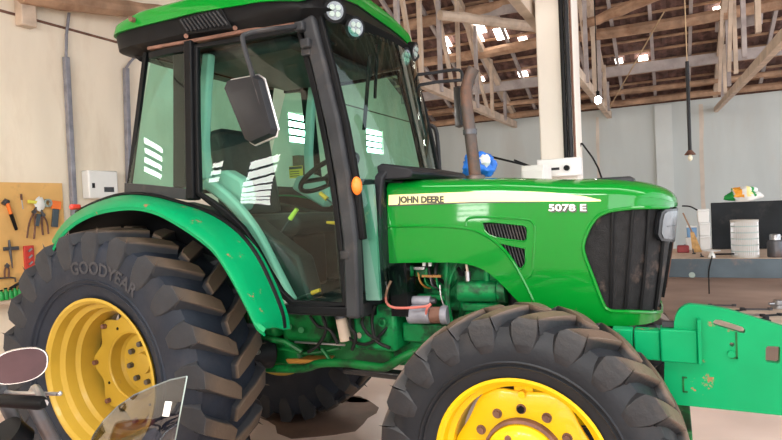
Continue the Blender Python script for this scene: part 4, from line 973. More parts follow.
cap = MB(); cap.loft([ringc(.02, lambda x, y: zg(x, y)), ringc(-.006, lambda x, y: zg(x, y)), ringc(-.004, lambda x, y: zg(x, y) + .022 * tk(x)), ringc(.002, lambda x, y: zg(x, y) + .072 * tk(x)), ringc(.03, lambda x, y: zg(x, y) + .095 * tk(x)), ringc(.12, lambda x, y: max(2.62 + .05 * tk(x), zg(x, y) + .1 * tk(x))), ringc(.30, lambda x, y: max(2.70 + .03 * tk(x), zg(x, y) + .10)), ringc(.60, lambda x, y: 2.755)]); cap.build('roof_cap', 'green', TR, angle=50)
# side louvre panel
a_ = at(200, 18, 'y', -.645)
vp = [at(*p, 'y', -.648) for p in [(178, 19), (221, 8), (232, 28), (184, 35)]]
lv = MB().loft([vp, [p + Vector((0, .01, 0)) for p in vp]]).build('air_intake', 'black', TR, bevel=.003)
for k in range(11):
    f = (k + .8) / 12; a_ = vp[0].lerp(vp[1], f); b_ = vp[3].lerp(vp[2], f)
    MB().bar(a_.lerp(b_, .12) + Vector((0, -.004, 0)), a_.lerp(b_, .85) + Vector((.02, -.004, 0)), .008, .012, up=(0, 1, 0)).build('slat', 'charcoal', lv)
c = at(134, 20, 'y', -.65); MB().cyl(c, c + Vector((0, -.025, 0)), .014, n=10).build('roof_bolt', 'rust', TR)
def worklight(c, d):
    d = Vector(d).normalized(); o = MB()
    o.tube([c - d * .05, c - d * .03, c + d * .012], [.03, .055, .056], 20); o = o.build('work_light', 'black', TR)
    MB().tube([c + d * .010, c + d * .016], [.045, .042], 20).build('lens', 'headlamp_glass', o)
    u = d.cross(Vector((0, 0, 1))).normalized(); v = d.cross(u)
    for k in range(4):
        t = math.pi / 4 + k * math.pi / 2; e = c + d * .014 + (u * math.cos(t) + v * math.sin(t)) * .021
        MB().tube([e, e + d * .006], [.015, .012], 10).build('lamp', 'trim_grey', o)
    MB().bar(c - d * .03, c - d * .03 + Vector((-.05, 0, .06)), .03, .012).build('bracket', 'black', o)
worklight(at(334, 11, 'y', -.50), (.7, -.62, -.22)); worklight(at(354, 28, 'y', -.36), (.82, -.48, -.22))
worklight(at(404.5, 57, 'y', .24), (.9, -.1, -.2)); worklight(at(413.5, 51.5, 'y', .34), (.9, .1, -.2))
MB().tube(smooth([at(147, 47, 'y', -.5), at(143, 54, 'y', -.5), at(140, 58, 'y', -.5)], 4), .035, 10).build('rear_work_light', 'black', TR)
# mirrors
def mirror(F, arm, corners, arm_y):
    m = MB().tube([F(p) for p in smooth(arm, 4)], .011, 8).build('mirror_arm', 'charcoal', TR)
    b = MB(); back = [F(p) for p in corners]; c = sum(back, Vector()) / len(back)
    nrm = (back[1] - back[0]).cross(back[-1] - back[0]).normalized()
    if nrm.dot(CAM - c) < 0: nrm = -nrm
    b.loft([[p - nrm * .008 for p in back], back, [c + (p - c) * .93 + nrm * .028 for p in back], [c + (p - c) * .6 + nrm * .036 for p in back]]); hs = b.build('mirror_housing', 'grey_plastic', m, angle=25)
    b = MB(); b.loft([[c + (p - c) * .92 - nrm * .0085 for p in back], [c + (p - c) * .92 - nrm * .012 for p in back]]); b.build('mirror_glass', 'chrome', m)
    b = MB(); b.tube([p - nrm * .004 for p in back], .006, 6, closed=True).build('mirror_edge', 'steel', m)
my = -.84
mc = [at(*p, 'y', my + o) for p, o in [((231, 80), .03), ((258, 75), -.03), ((264, 79), -.035), ((278, 130), -.035), ((276, 136), -.035), ((255, 145), .02), ((250, 142), .03), ((228, 88), .035)]]
mirror(lambda p: p, [CP(301, 26, .02), at(272, 29, 'y', -.74), at(247, 34, 'y', -.82), at(243, 42, 'y', -.85), at(254, 80, 'y', -.885), at(265, 117, 'y', -.885)], mc, my)
for p in ((301, 27), (307, 44)): MB().box(CP(*p, .03), (.05, .05, .045)).build('mirror_bracket', 'charcoal', TR, bevel=.008)
fm = .98
mirror(lambda p: p, [at(407, 84, 'y', .66), at(406, 77, 'y', .72), at(432, 73, 'y', .86), at(459, 70, 'y', fm), at(462, 80, 'y', fm)], [at(*p, 'y', fm + o) for p, o in [((457, 86), .06), ((463, 86), -.06), ((465, 126), -.06), ((459, 128), .06)]], fm)
MB().tube([at(409, 87, 'y', .68), at(436, 82, 'y', .84), at(462, 80, 'y', fm)], .011, 8).build('mirror_arm', 'charcoal', TR)
MB().tube(smooth([at(424, 127, 'y', .62), at(432, 126, 'y', .64), at(437, 136, 'y', .65), at(440, 178, 'y', .65)], 5), .014, 8).build('hand_rail', 'charcoal', TR)
# wiper
MB().tube([at(377, 38, 'y', -.02), at(376, 70, 'y', -.05), at(375, 98, 'y', -.08)], .010, 6).build('wiper_arm', 'black', TR)
MB().bar(at(370, 55, 'y', -.10), at(364, 130, 'y', -.12), .012, .02).build('wiper_blade', 'black', TR)

# ---- inside the cab
MB().box2((.05, -.50, 1.02), (1.30, .50, 1.08)).build('cab_floor', 'charcoal', TR)
MB().loft([[Vector((x, y, z)) for x, z in ((.30, 1.46), (.34, 1.40), (.74, 1.40), (.80, 1.45), (.78, 1.52), (.36, 1.53))] for y in (-.24, .24)]).build('seat_cushion', 'charcoal', TR, bevel=.03)
MB().loft([[Vector((x, y, z)) for x, z in ((.22, 1.46), (.36, 1.50), (.28, 2.05), (.14, 2.04))] for y in (-.23, .23)]).build('seat_back', 'charcoal', TR, bevel=.04)
MB().box2((.36, -.18, 1.08), (.70, .18, 1.40)).build('seat_base', 'black', TR, bevel=.02)
MB().loft([[Vector((x, y, z)) for x, z in ((1.00, 1.08), (1.30, 1.08), (1.34, 1.66), (1.10, 1.70), (.98, 1.52))] for y in (-.20, .20)]).build('dashboard', 'charcoal', TR, bevel=.02)
sc = Vector((.88, -.04, 1.745)); nrm = Vector((-.52, 0, .85)).normalized(); u = Vector((0, 1, 0)); v = nrm.cross(u)
st = MB().tube([sc + (u * math.cos(2 * math.pi * k / 40) + v * math.sin(2 * math.pi * k / 40)) * .185 for k in range(40)], .014, 10, closed=True).build('steering_wheel', 'black', TR)
for k in range(3):
    t = 2 * math.pi * k / 3 + .5; MB().bar(sc - nrm * .03, sc + (u * math.cos(t) + v * math.sin(t)) * .18, .035, .014, up=nrm).build('spoke', 'black', st, bevel=.003)
MB().cyl(sc - nrm * .05, sc - nrm * .01, .045, n=16).build('hub', 'black', st)
MB().cyl(sc - nrm * .03, sc - nrm * .32 + Vector((.05, 0, 0)), .04, n=14).build('steering_column', 'black', TR)
for y0 in (-.44, .30):
    MB().loft([[Vector((x, y, z)) for x, z in ((.10, 1.08), (.98, 1.08), (.92, 1.30), (.62, 1.50), (.10, 1.62))] for y in (y0, y0 + .14)]).build('side_console', 'charcoal', TR, bevel=.02)
def lever(px0, py0, px1, py1, y, mat, r=.014):
    a_, b_ = at(px0, py0, 'y', y), at(px1, py1, 'y', y)
    o = MB().cyl(a_, b_, r, r * .8, n=10).build('lever_knob', mat, TR); MB().cyl(a_, a_ + (a_ - b_).normalized() * .16, .005, n=6).build('rod', 'steel_dark', o)
lever(290, 219, 297, 209, -.33, 'lever_yellow'); lever(327, 199, 320, 193, -.20, 'lever_orange'); lever(336, 223, 327, 222.5, -.25, 'lever_orange', .010); lever(312, 293, 320, 290, -.45, 'lever_orange', .012)
p = at(296, 172, 'y', .585); MB().box(p, (.115, .004, .085)).build('warning_sticker', 'yellow_sticker', TR); MB().box(p + Vector((0, -.003, .030)), (.11, .003, .018)).build('warning_header', 'decal_dark', TR)
for dz in (.004, -.012, -.028): MB().box(p + Vector((-.01, -.003, dz)), (.08, .003, .005)).build('warning_line', 'decal_dark', TR)
c = at(357, 186, 'y', -.545); MB().blob(c + Vector((.01, -.02, 0)), (.05, .05, .085), 14, 9).build('side_marker', 'orange', TR)
MB().box(c + Vector((-.03, .02, 0)), (.05, .04, .09)).build('marker_base', 'black', TR, bevel=.006)
p = at(324, 50, 'y', -.2); MB().lathe([(.07, 0), (.065, -.012), (.03, -.006), (.002, -.006)], (p.x, p.y, 2.425), n=20).build('headliner_speaker', 'black', TR)
MB().box2((.25, -.45, 2.36), (.95, .45, 2.428)).build('headliner', 'charcoal', TR, bevel=.03)

# ---- fenders
fo = [(53, 247), (62, 233), (75, 221), (95, 211), (120, 206), (140, 206), (158, 211), (175, 220), (195, 233), (212, 247), (223, 262), (232, 277), (241, 294), (249, 310), (256, 324), (264, 331)]
fi_ = [(53, 240), (61, 227), (75, 214), (97, 203), (122, 196), (150, 197), (178, 204), (200, 211), (220, 221), (236, 233), (247, 245), (257, 260), (266, 278), (275, 299), (281, 316), (283, 330)]
def fender(F, sg):
    O = [at(*p, 'y', -.92) for p in fo]; I = [at(*p, 'y', -.70) for p in fi_]
    O = smooth(O, 3); I = smooth(I, 3); n = len(O); rings = []
    for k in range(n):
        o_, i_ = O[k], I[k]; up = Vector((0, 0, .012))
        rings.append([F(o_ + Vector((0, .004, -.022))), F(o_ + Vector((0, 0, -.006))), F(o_ + Vector((0, .012, .006))), F(o_.lerp(i_, .33) + up), F(o_.lerp(i_, .66) + up), F(i_), F(i_ + Vector((0, .05, -.004)))])
    f = MB(); f.loft(rings, caps=False, closed=False); f = f.build('fender', 'green_worn', TR, solid=.008, angle=45)
    MB().tube([F(p + Vector((0, .01, .008))) for p in I[6:]], .012, 8).build('fender_seal', 'black', TR)
    ins = MB(); ins.loft([[F(p + Vector((0, .06, -.01))) for p in I[:-12]], [F(Vector((p.x * .9, -.55, p.z - .25))) for p in I[:-12]]], caps=False, closed=False); ins.build('fender_apron', 'black', TR)
both(fender)
c = at(75, 207, 'y', -.75); tl = MB().box(c + Vector((0, .0, 0)), (.03, .06, .03)).build('tail_light', 'red', TR, bevel=.01)

# ---- drive line, engine
def G(px, py, y): return at(px, py, 'y', y)
MB().loft([[Vector((x, sy * w, z)) for sy, z in ((-1, .68), (1, .68), (1, h), (-1, h))] for x, w, h in ((-.30, .24, .96), (.0, .26, 1.0), (.35, .24, .98), (.62, .20, .97), (.70, .23, 1.0), (1.05, .22, .98), (1.12, .18, .95), (1.30, .17, .95))]).build('transmission', 'green_dull', TR, bevel=.03)
for s in (-1, 1):
    MB().tube([(0, s * .22, .742), (0, s * .40, .742), (0, s * .54, .742), (0, s * .58, .742)], [.17, .13, .11, .15], 20).build('axle_housing', 'green_dull', TR)
    MB().tube([(2.10, s * .05, .53), (2.10, s * .38, .53), (2.10, s * .50, .55)], [.10, .085, .12], 16).build('front_axle', 'green_dull', TR)
MB().box2((1.28, -.16, .70), (2.12, .16, 1.0)).build('engine_block', 'green_engine', TR, bevel=.02)
MB().box2((1.34, -.13, .98), (2.08, .13, 1.30)).build('cylinder_head', 'green_engine', TR, bevel=.02)
MB().box2((1.36, -.13, .66), (1.95, .13, .72)).build('oil_pan', 'green_dull', TR, bevel=.03)
MB().box2((1.40, -.27, .86), (1.72, -.16, .955)).build('engine_side_cover', 'green_engine', TR, bevel=.012)
MB().box2((1.72, -.26, .82), (2.02, -.15, 1.02)).build('engine_side_cover', 'green_engine', TR, bevel=.02)
# intake cylinder with end cap and pipes
im = MB().cyl(G(459, 291, -.30), G(499, 291, -.30), .050, n=22).build('intake_cylinder', 'green_engine', TR, bevel=.008)
MB().cyl(G(499, 291, -.30), G(507, 291, -.30), .056, n=22).build('end_cap', 'green_engine', im, bevel=.004)
for px in (468, 487):
    a_ = G(px, 281, -.30); MB().cyl(a_ - Vector((0, 0, .01)), a_ + Vector((0, 0, .045)), .014, n=10).build('fitting', 'green_engine' if px > 470 else 'steel', im); MB().cyl(a_ + Vector((0, 0, .04)), a_ + Vector((-.01, 0, .12)), .006, n=6).build('injector_line', 'wood_pale', im)
a_ = G(503, 280, -.31); MB().box(a_, (.035, .04, .03)).build('fitting', 'steel', im, bevel=.004)
MB().box(G(480, 306, -.24), (.16, .08, .04)).build('manifold_foot', 'green_engine', TR, bevel=.01)
for px in (466, 482, 497): MB().tube([G(px, 299, -.25), G(px - 3, 315, -.20), G(px - 5, 330, -.17)], .022, 10).build('manifold_pipe', 'green_engine', TR)
# starter motor
s0 = MB().cyl(G(409, 314, -.29), G(431, 314, -.29), .047, n=18).build('starter_motor', 'grey_cast', TR, bevel=.006)
MB().cyl(G(431, 315, -.29), G(447, 315, -.29), .040, n=18).build('drive_end', 'rust', s0, bevel=.006); MB().cyl(G(442, 315, -.29), G(449, 315, -.29), .046, n=18).build('end_ring', 'grey_cast', s0, bevel=.004)
MB().cyl(G(413, 301, -.28), G(431, 301, -.28), .026, n=14).build('solenoid', 'grey_cast', s0, bevel=.004)
MB().cyl(G(430, 301, -.28), G(436, 301, -.28), .014, n=10).build('terminal', 'steel_dark', s0)
# fuel filter, pipes, hoses, wires
ff = MB().cyl(G(409, 292, -.27), G(408, 276, -.27), .036, .040, n=18).build('fuel_filter', 'black', TR, bevel=.008)
MB().cyl(G(408, 276, -.27), G(408, 265, -.27), .030, n=16).build('filter_head', 'green_engine', ff, bevel=.004); MB().cyl(G(408, 284, -.285), G(407, 284, -.31), .008, n=8).build('drain_screw', 'trim_grey', ff)
MB().box(G(423, 272, -.22), (.07, .05, .05)).build('injection_pump', 'green_engine', TR, bevel=.01)
for k in range(4):
    x0_, x1_ = 418 + k * 6, 424 + k * 7
    MB().tube(smooth([G(x0_, 272 + k, -.24), G(x0_ + 3, 283 + k * 1.5, -.25), G(x1_ + 6, 288, -.2), G(x1_ + 12, 280, -.17)], 4), .005, 6).build('injector_line', ('brown_fluid', 'green_engine', 'steel_dark', 'green_engine')[k], TR)
MB().tube(smooth([G(447, 262, -.28), G(446, 290, -.28), G(448, 305, -.28), G(452, 325, -.27)], 4), .011, 8).build('frame_strut', 'green_engine', TR)
MB().tube(smooth([G(457, 262, -.27), G(449, 285, -.28), G(449, 310, -.28)], 4), .009, 8).build('frame_strut', 'green_engine', TR)
MB().box(G(430, 297, -.20), (.20, .05, .03)).build('manifold_rail', 'green_engine', TR, bevel=.008)
MB().tube(smooth([G(440, 285, -.27), G(441, 296, -.28), G(444, 305, -.28), G(447, 305, -.27)], 4), .004, 6).build('vent_pipe', 'steel', TR)
MB().tube(smooth([G(391, 281, -.34), G(387, 290, -.36), G(386, 301, -.36), G(392, 307, -.36), G(405, 308, -.35), G(425, 306.5, -.34), G(431, 304, -.33)], 5), .0065, 8).build('battery_cable', 'wire_pink', TR)
MB().tube(smooth([G(431, 304, -.33), G(427, 309, -.34), G(426, 315, -.33)], 4), .006, 6).build('battery_cable', 'wire_pink', TR)
for k, px in enumerate((389, 393, 396, 399)):
    MB().tube(smooth([G(px, 263, -.30), G(px + 1, 280, -.31 - .01 * k), G(px - 1 + k, 300, -.31), G(px - 6 + 2 * k, 318, -.28), G(px - 10, 333, -.26)], 4), .008, 7).build('hose', 'cable', TR)
MB().cyl(G(394.5, 272, -.315), G(394.5, 278, -.315), .009, n=8).build('hose_clip', 'red', TR)
MB().tube(smooth([G(341, 318, -.36), G(345, 333, -.36), G(357, 343, -.37), G(370, 343, -.37), G(383, 332, -.35), G(394, 318, -.30)], 6), .008, 8).build('hose', 'cable', TR)
MB().tube(smooth([G(300, 318, -.34), G(304, 328, -.34), G(313, 340, -.33), G(322, 352, -.30)], 5), .007, 7).build('hose', 'cable', TR)
MB().box2((1.30, -.12, 1.28), (2.06, .12, 1.36)).build('valve_cover', 'black', TR, bevel=.02)
MB().box2((1.95, -.30, 1.02), (2.10, -.10, 1.34)).build('gap_dark_box', 'black', TR, bevel=.02)  # black box added behind the engine bay gap to make it dark
for a_, b_, c_ in (((428, 263), (431, 278), (440, 290)), ((437, 263), (436, 275), (444, 283)), ((458, 268), (462, 275), (466, 270))):
    MB().tube(smooth([G(*a_, -.22), G(*b_, -.24), G(*c_, -.20)], 5), .010, 7).build('hose', 'cable', TR)
MB().box(G(417, 268, -.25), (.09, .03, .015)).build('bracket_tab', 'steel', TR, bevel=.002)
for px in (424, 430): MB().cyl(G(px, 262, -.26), G(px, 266, -.26), .010, n=8).build('cap_nut', 'white_plastic', TR)
MB().box(G(432, 276, -.24), (.10, .02, .012)).build('name_plate', 'brown_fluid', TR)
for pts_ in ([(352, 312), (350, 325), (356, 336), (352, 350)], [(366, 310), (362, 322), (368, 334), (380, 340)], [(310, 316), (318, 326), (330, 330), (338, 344)], [(322, 314), (326, 330), (318, 345), (308, 352)], [(375, 305), (372, 320), (376, 340), (390, 348)]):
    MB().tube(smooth([G(*p_, -.385) for p_ in pts_], 5), .009, 7).build('hose', 'cable', TR)
# hydraulic filter
hf = MB().cyl(G(346, 341, -.36), G(341, 318, -.36), .030, n=16).build('hydraulic_filter', 'wood_pale', TR, bevel=.006)
MB().cyl(G(341, 318, -.36), G(340, 313, -.36), .032, n=16).build('filter_head', 'steel_dark', hf)
MB().blob(G(360, 335, -.33), (.035, .035, .04), 10, 7).build('breather', 'wood_pale', TR)
MB().box2((.98, -.38, 1.0), (1.30, -.2, 1.06)).build('cab_mount', 'black', TR, bevel=.01)
MB().loft([[Vector((x, y, z)) for x, z in ((.72, .84), (1.02, .84), (1.02, 1.03), (.74, 1.03))] for y in (-.36, -.18)]).build('gearbox_side_case', 'green_dull', TR, bevel=.03)
MB().box2((.52, -.40, .86), (.72, -.18, 1.05)).build('gearbox_side_case', 'green_dull', TR, bevel=.03)
for px, py in ((289, 327), (301, 330), (275, 322)): MB().cyl(G(px, py, -.36), G(px, py, -.40), .016, n=8).build('case_bolt', 'green_dull', TR)
MB().box2((1.16, -.34, .82), (1.40, -.16, 1.05)).build('clutch_housing', 'green_engine', TR, bevel=.02)
c = G(383, 322, -.35); MB().lathe([(.022, 0), (.022, -.012), (.012, -.014)], c, axis='y', n=14).build('eye_bolt', 'green_engine', TR)
MB().box2((.22, -.66, 1.0), (.40, -.60, 1.2)).build('fender_bracket', 'black', TR)
# lower link rod, drive shaft, pans
rod = [G(245, 366, -.40), G(262, 368, -.40), G(290, 369, -.40), G(306, 368, -.40), G(320, 363.5, -.40), G(345, 363, -.40), G(372, 366.5, -.40), G(386, 367, -.40), G(400, 359, -.40), G(416, 352, -.38), G(440, 346, -.34)]
MB().tube(smooth(rod, 4), .022, 10).build('side_rail', 'green_dull', TR)
MB().tube([G(345, 369, -.20), G(470, 383, -.20)], .026, 12).build('drive_shaft', 'black_gloss', TR)
MB().loft([[Vector((x, y, z)) for x, z in ((.76, .72), (.98, .74), (1.0, .76), (.74, .745))] for y in (-.36, -.26)]).build('rusty_pan', 'brown_fluid', TR, bevel=.006)
MB().tube(smooth([G(262, 352, -.38), G(282, 349, -.38), G(302, 353, -.38), G(320, 352, -.36), G(340, 348, -.34)], 4), .008, 7).build('brake_pipe', 'green_dull', TR)
MB().tube([G(295, 342, -.37), G(345, 345, -.37)], .006, 6).build('linkage_rod', 'steel', TR)
MB().tube([G(250, 336, -.42), G(286, 342, -.42), G(302, 352, -.40)], .016, 8).build('linkage_arm', 'green_dull', TR)
MB().tube([G(322, 349, -.37), G(332, 363, -.37)], .010, 8).build('linkage_arm', 'green_dull', TR)
b_ = MB().cyl(G(246, 354, -.52), G(273, 354, -.40), .075, n=20).build('brake_drum', 'black', TR, bevel=.01)
MB().cyl(G(255, 352, -.58), G(258, 352, -.54), .014, n=10).build('drum_bolt', 'steel', b_)
MB().loft([[Vector((x, y, z)) for x, z in ((.50, .70), (.78, .70), (.84, .74), (.80, .83), (.52, .84))] for y in (-.34, -.22)]).build('axle_bracket', 'green_dull', TR, bevel=.02)
# three point arms at the rear, drawbar
for s in (-1, 1):
    MB().bar((-.15, s * .22, .55), (-.95, s * .33, .45), .03, .07).build('lift_arm', 'black', TR, bevel=.005)
    MB().bar((-.2, s * .2, 1.02), (-.6, s * .28, 1.05), .04, .07).build('rocker_arm', 'green_dull', TR, bevel=.005)
    MB().cyl((-.58, s * .28, 1.03), (-.62, s * .30, .52), .018, n=8).build('lift_rod', 'steel_dark', TR)

# reddish box on the left wall seen through the cab
a_ = at(299, 155, 'x', XL + .12); b_ = at(307, 177, 'x', XL + .12)
hb = thing('hose_box', (XL + .06, (a_.y + b_.y) / 2, b_.z), 'rust red metal box on the left wall, seen through the cab', 'box')
MB().box2((XL, a_.y, b_.z), (XL + .12, b_.y, a_.z)).build('body', 'rust', hb, bevel=.01); MB().box2((XL + .12, a_.y + .02, b_.z + .02), (XL + .13, b_.y - .02, a_.z - .02)).build('door', 'rust', hb, bevel=.004)
# ------------------------------------------------------------------ motorcycles in the foreground
def motorcycle(name, label, base, yaw, paint, screen, bar_w=.36, bar_z=1.05, grip_front=0.0, sides=(-1, 1)):
    """built along +x (forward), handlebar above (0,0); then turned and put down"""
    t = thing(name, (0, 0, 0), label, 'motorcycle')
    t.location = base; t.rotation_euler = (0, 0, yaw)
    def P(n, mb, mat, par=None, **k): return mb.build(n, mat, par or t, **k)
    for x in (.34, -.92):
        w = MB(); w.lathe([(.225, -.03), (.27, -.045), (.285, -.02), (.288, 0), (.285, .02), (.27, .045), (.225, .03)], (x, 0, .288), axis='y', n=40); o = P('tyre', w, 'rubber')
        r = MB(); r.lathe([(.226, -.025), (.226, .025), (.21, .02), (.21, -.02), (.226, -.025)], (x, 0, .288), axis='y', n=40); P('wheel_rim', r, 'chrome', o)
        P('hub', MB().cyl((x, -.05, .288), (x, .05, .288), .05, n=16), 'grey_cast', o)
        for k in range(12):
            a = 2 * math.pi * k / 12; P('spoke', MB().cyl((x + .04 * math.cos(a), .02 * (-1) ** k, .288 + .04 * math.sin(a)), (x + .215 * math.cos(a + .2), 0, .288 + .215 * math.sin(a + .2)), .003, n=5), 'steel', o)
    for s in (-1, 1):
        P('fork_leg', MB().tube([(.34, s * .085, .288), (.10, s * .085, .80), (.02, s * .085, bar_z - .06)], [.026, .024, .020], 10), 'steel_dark')
    P('front_mudguard', MB().loft([[Vector((.34 + .315 * math.cos(a), y, .288 + .315 * math.sin(a))) for y in (-.06, -.03, .03, .06)] for a in [R_(20 + 13 * k) for k in range(11)]], caps=False, closed=False), paint, solid=.006)
    hb = P('handlebar', MB().tube(smooth([(-.10 + grip_front, -bar_w, bar_z - .01), (-.04 + grip_front * .8, -bar_w * .62, bar_z), (.0, -.10, bar_z - .05), (.0, .10, bar_z - .05), (-.04 + grip_front * .8, bar_w * .62, bar_z), (-.10 + grip_front, bar_w, bar_z - .01)], 5), .011, 8), 'steel')
    for s in sides:
        g = Vector((-.10 + grip_front, s * bar_w, bar_z - .01)); h = Vector((-.055 + grip_front * .85, s * bar_w * .68, bar_z - .002)); d = (g - h).normalized()
        P('grip', MB().tube([h, h + d * .01, g - d * .008, g + d * .006], [.0175, .019, .0185, .012], 12), 'black', hb)
        P('lever', MB().tube([h + Vector((.03, -s * .03, .004)), h + Vector((.05, s * .01, .008)), g + Vector((.045, 0, .010)), g + Vector((.040, s * .035, .014))], [.009, .008, .006, .006], 8), 'steel', hb)
        P('lever_tip', MB().blob(g + Vector((.040, s * .035, .014)), (.016, .016, .016), 10, 7), 'steel', hb)
        P('perch', MB().box(h + Vector((.015, -s * .03, .005)), (.05, .045, .04)), 'black', hb, bevel=.008)
    P('tank', MB().loft([[Vector((x, y * w, z0 + z * h)) for y, z in ((-1, 0), (-1, .6), (-.6, 1), (.6, 1), (1, .6), (1, 0))] for x, w, z0, h in ((-.12, .10, .74, .18), (-.2, .14, .72, .22), (-.4, .14, .72, .2), (-.52, .09, .73, .12))]), paint, bevel=.02)
    P('seat', MB().loft([[Vector((x, y * w, z + q)) for y, q in ((-1, 0), (-.9, .06), (.9, .06), (1, 0))] for x, w, z in ((-.50, .10, .77), (-.75, .13, .76), (-1.0, .12, .80), (-1.2, .08, .82))]), 'black', bevel=.015)
    P('engine', MB().box2((-.50, -.13, .28), (-.14, .13, .62)), 'grey_cast', bevel=.03)
    P('frame', MB().tube(smooth([(.02, 0, .88), (-.12, 0, .50), (-.2, 0, .26), (-.5, 0, .26), (-.62, 0, .5), (-.55, 0, .74), (-1.1, 0, .78)], 4), .02, 8), 'black')
    for s in (-1, 1): P('swing_arm', MB().bar((-.55, s * .08, .34), (-.92, s * .08, .288), .03, .05), 'black')
    P('silencer', MB().tube([(-.2, -.15, .30), (-.5, -.16, .27), (-1.1, -.17, .38)], [.02, .035, .045], 12), 'chrome')
    P('kick_stand', MB().tube([(-.35, .12, .28), (-.42, .26, .012)], .012, 8), 'steel_dark')
    P('tail_light', MB().box((-1.22, 0, .78), (.05, .12, .06)), 'red', bevel=.01)
    return t, hb, P
# bike standing mostly out of frame at the left: only bar end, lever and mirror show
GT = at(44, 403.5, 'x', 1.10)
bw = .36; fw_yaw = R_(88)
d_ = Vector((math.cos(fw_yaw), math.sin(fw_yaw), 0)); rt_ = Vector((d_.y, -d_.x, 0))
base = Vector((GT.x, GT.y, 0)) - rt_ * bw + d_ * .10
m1, hb1, P1 = motorcycle('motorcycle', 'motorcycle at the left edge showing grip, lever and oval mirror', (base.x, base.y, 0), fw_yaw, 'tank_paint', False, bw, GT.z + .01, 0.0, (1,))
def loc1(v): 
    q = v - Vector((base.x, base.y, 0)); return Vector((q.dot(d_), q.dot(Vector((-d_.y, d_.x, 0))), q.z))
def W1(px, py, o=0.0): return loc1(at(px, py, 'y', GT.y + o))
P1('grip', MB().tube([W1(-30, 398.5), W1(-27, 399), W1(41, 403), W1(44.5, 403.5)], [.016, .0185, .0185, .012], 14), 'black', hb1)
P1('lever', MB().tube([W1(-30, 392, .05), W1(-4, 391, .05), W1(14, 393, .05), W1(58, 394, .05)], [.010, .010, .006, .0055], 8), 'steel', hb1)
P1('lever_tip', MB().blob(W1(60, 393.5, .05), (.014, .014, .014), 10, 7), 'steel', hb1)
P1('perch', MB().box(W1(-6, 394, .03), (.06, .05, .045)), 'steel_dark', hb1, bevel=.008)
mcen = at(20, 365.5, 'y', GT.y + .02); dep = (mcen - CAM).length
hw = 20.5 / 582 * dep; hh = 14.5 / 582 * dep
to = (CAM - mcen); to.z = 0; to.normalize(); face = (to + Vector((-.55, -.5, .1))).normalized()
ux = Vector((0, 0, 1)).cross(to).normalized(); 
def oval(k, f, off): 
    a = 2 * math.pi * k / 28; c_, s_ = math.cos(a), math.sin(a)
    e = .8
    return loc1(mcen + ux * hw * f * math.copysign(abs(c_) ** e, c_) + Vector((0, 0, 1)) * hh * f * math.copysign(abs(s_) ** e, s_) + ux * .12 * hh * s_ + to * off)
mm = MB().loft([[oval(k, .55, -.035) for k in range(28)], [oval(k, .9, -.02) for k in range(28)], [oval(k, 1, 0) for k in range(28)], [oval(k, .97, .006) for k in range(28)]]); mh = mm.build('mirror', 'chrome', m1) 
MB().loft([[oval(k, .93, .0062) for k in range(28)], [oval(k, .92, .009) for k in range(28)]]).build('mirror_glass', 'mirror_reflection', mh)
hl_ = at(-30, 402, 'y', GT.y); MB().tube([loc1(p) for p in smooth([mcen - to * .03 - Vector((0, 0, hh * .3)), at(-6, 385, 'y', GT.y + .03), at(-22, 400, 'y', GT.y)], 4)], .006, 8).build('mirror_stem', 'chrome', m1)
P1('gauge', MB().cyl((.02, 0, .84), (-.02, 0, .89), .06, n=20), 'black')
P1('headlight', MB().tube([(.06, 0, .66), (.12, 0, .66), (.17, 0, .66)], [.05, .085, .088], 20), 'chrome')
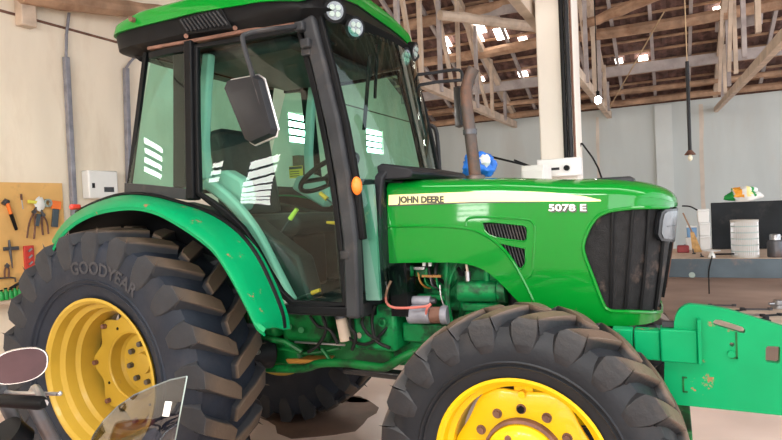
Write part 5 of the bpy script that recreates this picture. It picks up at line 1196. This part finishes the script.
# second bike, facing left: only its clear screen shows at the bottom edge
sc0 = at(150, 420, 'y', -1.92)
yaw2 = R_(180 - 8)
m2, hb2, P2 = motorcycle('motorcycle', 'motorcycle whose clear curved windscreen rises at the bottom edge', (sc0.x + .22, sc0.y + .02, 0), yaw2, 'tank_paint', True, .34, .80)
b2 = Vector((sc0.x + .22, sc0.y + .02, 0)); d2 = Vector((math.cos(yaw2), math.sin(yaw2), 0)); l2_ = Vector((-d2.y, d2.x, 0))
def loc2(v): q = v - b2; return Vector((q.dot(d2), q.dot(l2_), q.z))
# screen: bubble swept from the rear upper edge forward and down
rows_ = []
yc = sc0.y
top_px = [(187, 376.5), (170, 380), (152, 387), (134, 395), (117, 407), (104, 420), (94, 434), (86, 452)]
bot_px = [(174, 446), (165, 452), (155, 456), (146, 458), (138, 460), (130, 462), (122, 463), (112, 464)]
def scr(k, f):
    A = at(*top_px[k], 'y', yc); B = at(*bot_px[k], 'y', yc)
    y = yc - .035 * math.sin(math.pi * f) + .10 * (k / 7) ** 2
    px = top_px[k][0] + (bot_px[k][0] - top_px[k][0]) * f; py = top_px[k][1] + (bot_px[k][1] - top_px[k][1]) * f
    return loc2(at(px, py, 'y', y))
for k in range(8): rows_.append([scr(k, j / 10) for j in range(11)])
sc_ = MB().loft(rows_, caps=False, closed=False).build('windscreen', 'visor', m2, solid=.004, angle=70)
MB().tube(rows_[0], .0016, 6).build('screen_edge', 'trim_grey', sc_)
MB().tube([r[0] for r in rows_], .0016, 6).build('screen_edge', 'trim_grey', sc_)
e0 = [loc2(at(*p, 'y', yc - .045)) for p in ((166, 401), (172.5, 401.5), (169.5, 416.5), (163, 416))]
MB().loft([[p for p in e0], [p + Vector((0, .003, 0)) for p in e0]]).build('sticker', 'white_plastic', sc_, bevel=.002)
P2('headlight_cowl', MB().loft([[Vector((x, y * w, z + q * h)) for y, q in ((-1, .5), (-.7, 1), (.7, 1), (1, .5), (.8, -.6), (-.8, -.6))] for x, w, z, h in ((.02, .13, .79, .08), (.12, .14, .79, .10), (.22, .10, .77, .08), (.27, .05, .76, .05))]), 'black_gloss', bevel=.02)
P2('headlight', MB().tube([(.24, 0, .80), (.29, 0, .79)], [.06, .05], 18), 'headlamp_glass')
P2('gauge', MB().box((.02, 0, .87), (.08, .16, .03), (0, -.5, 0)), 'black', bevel=.01)
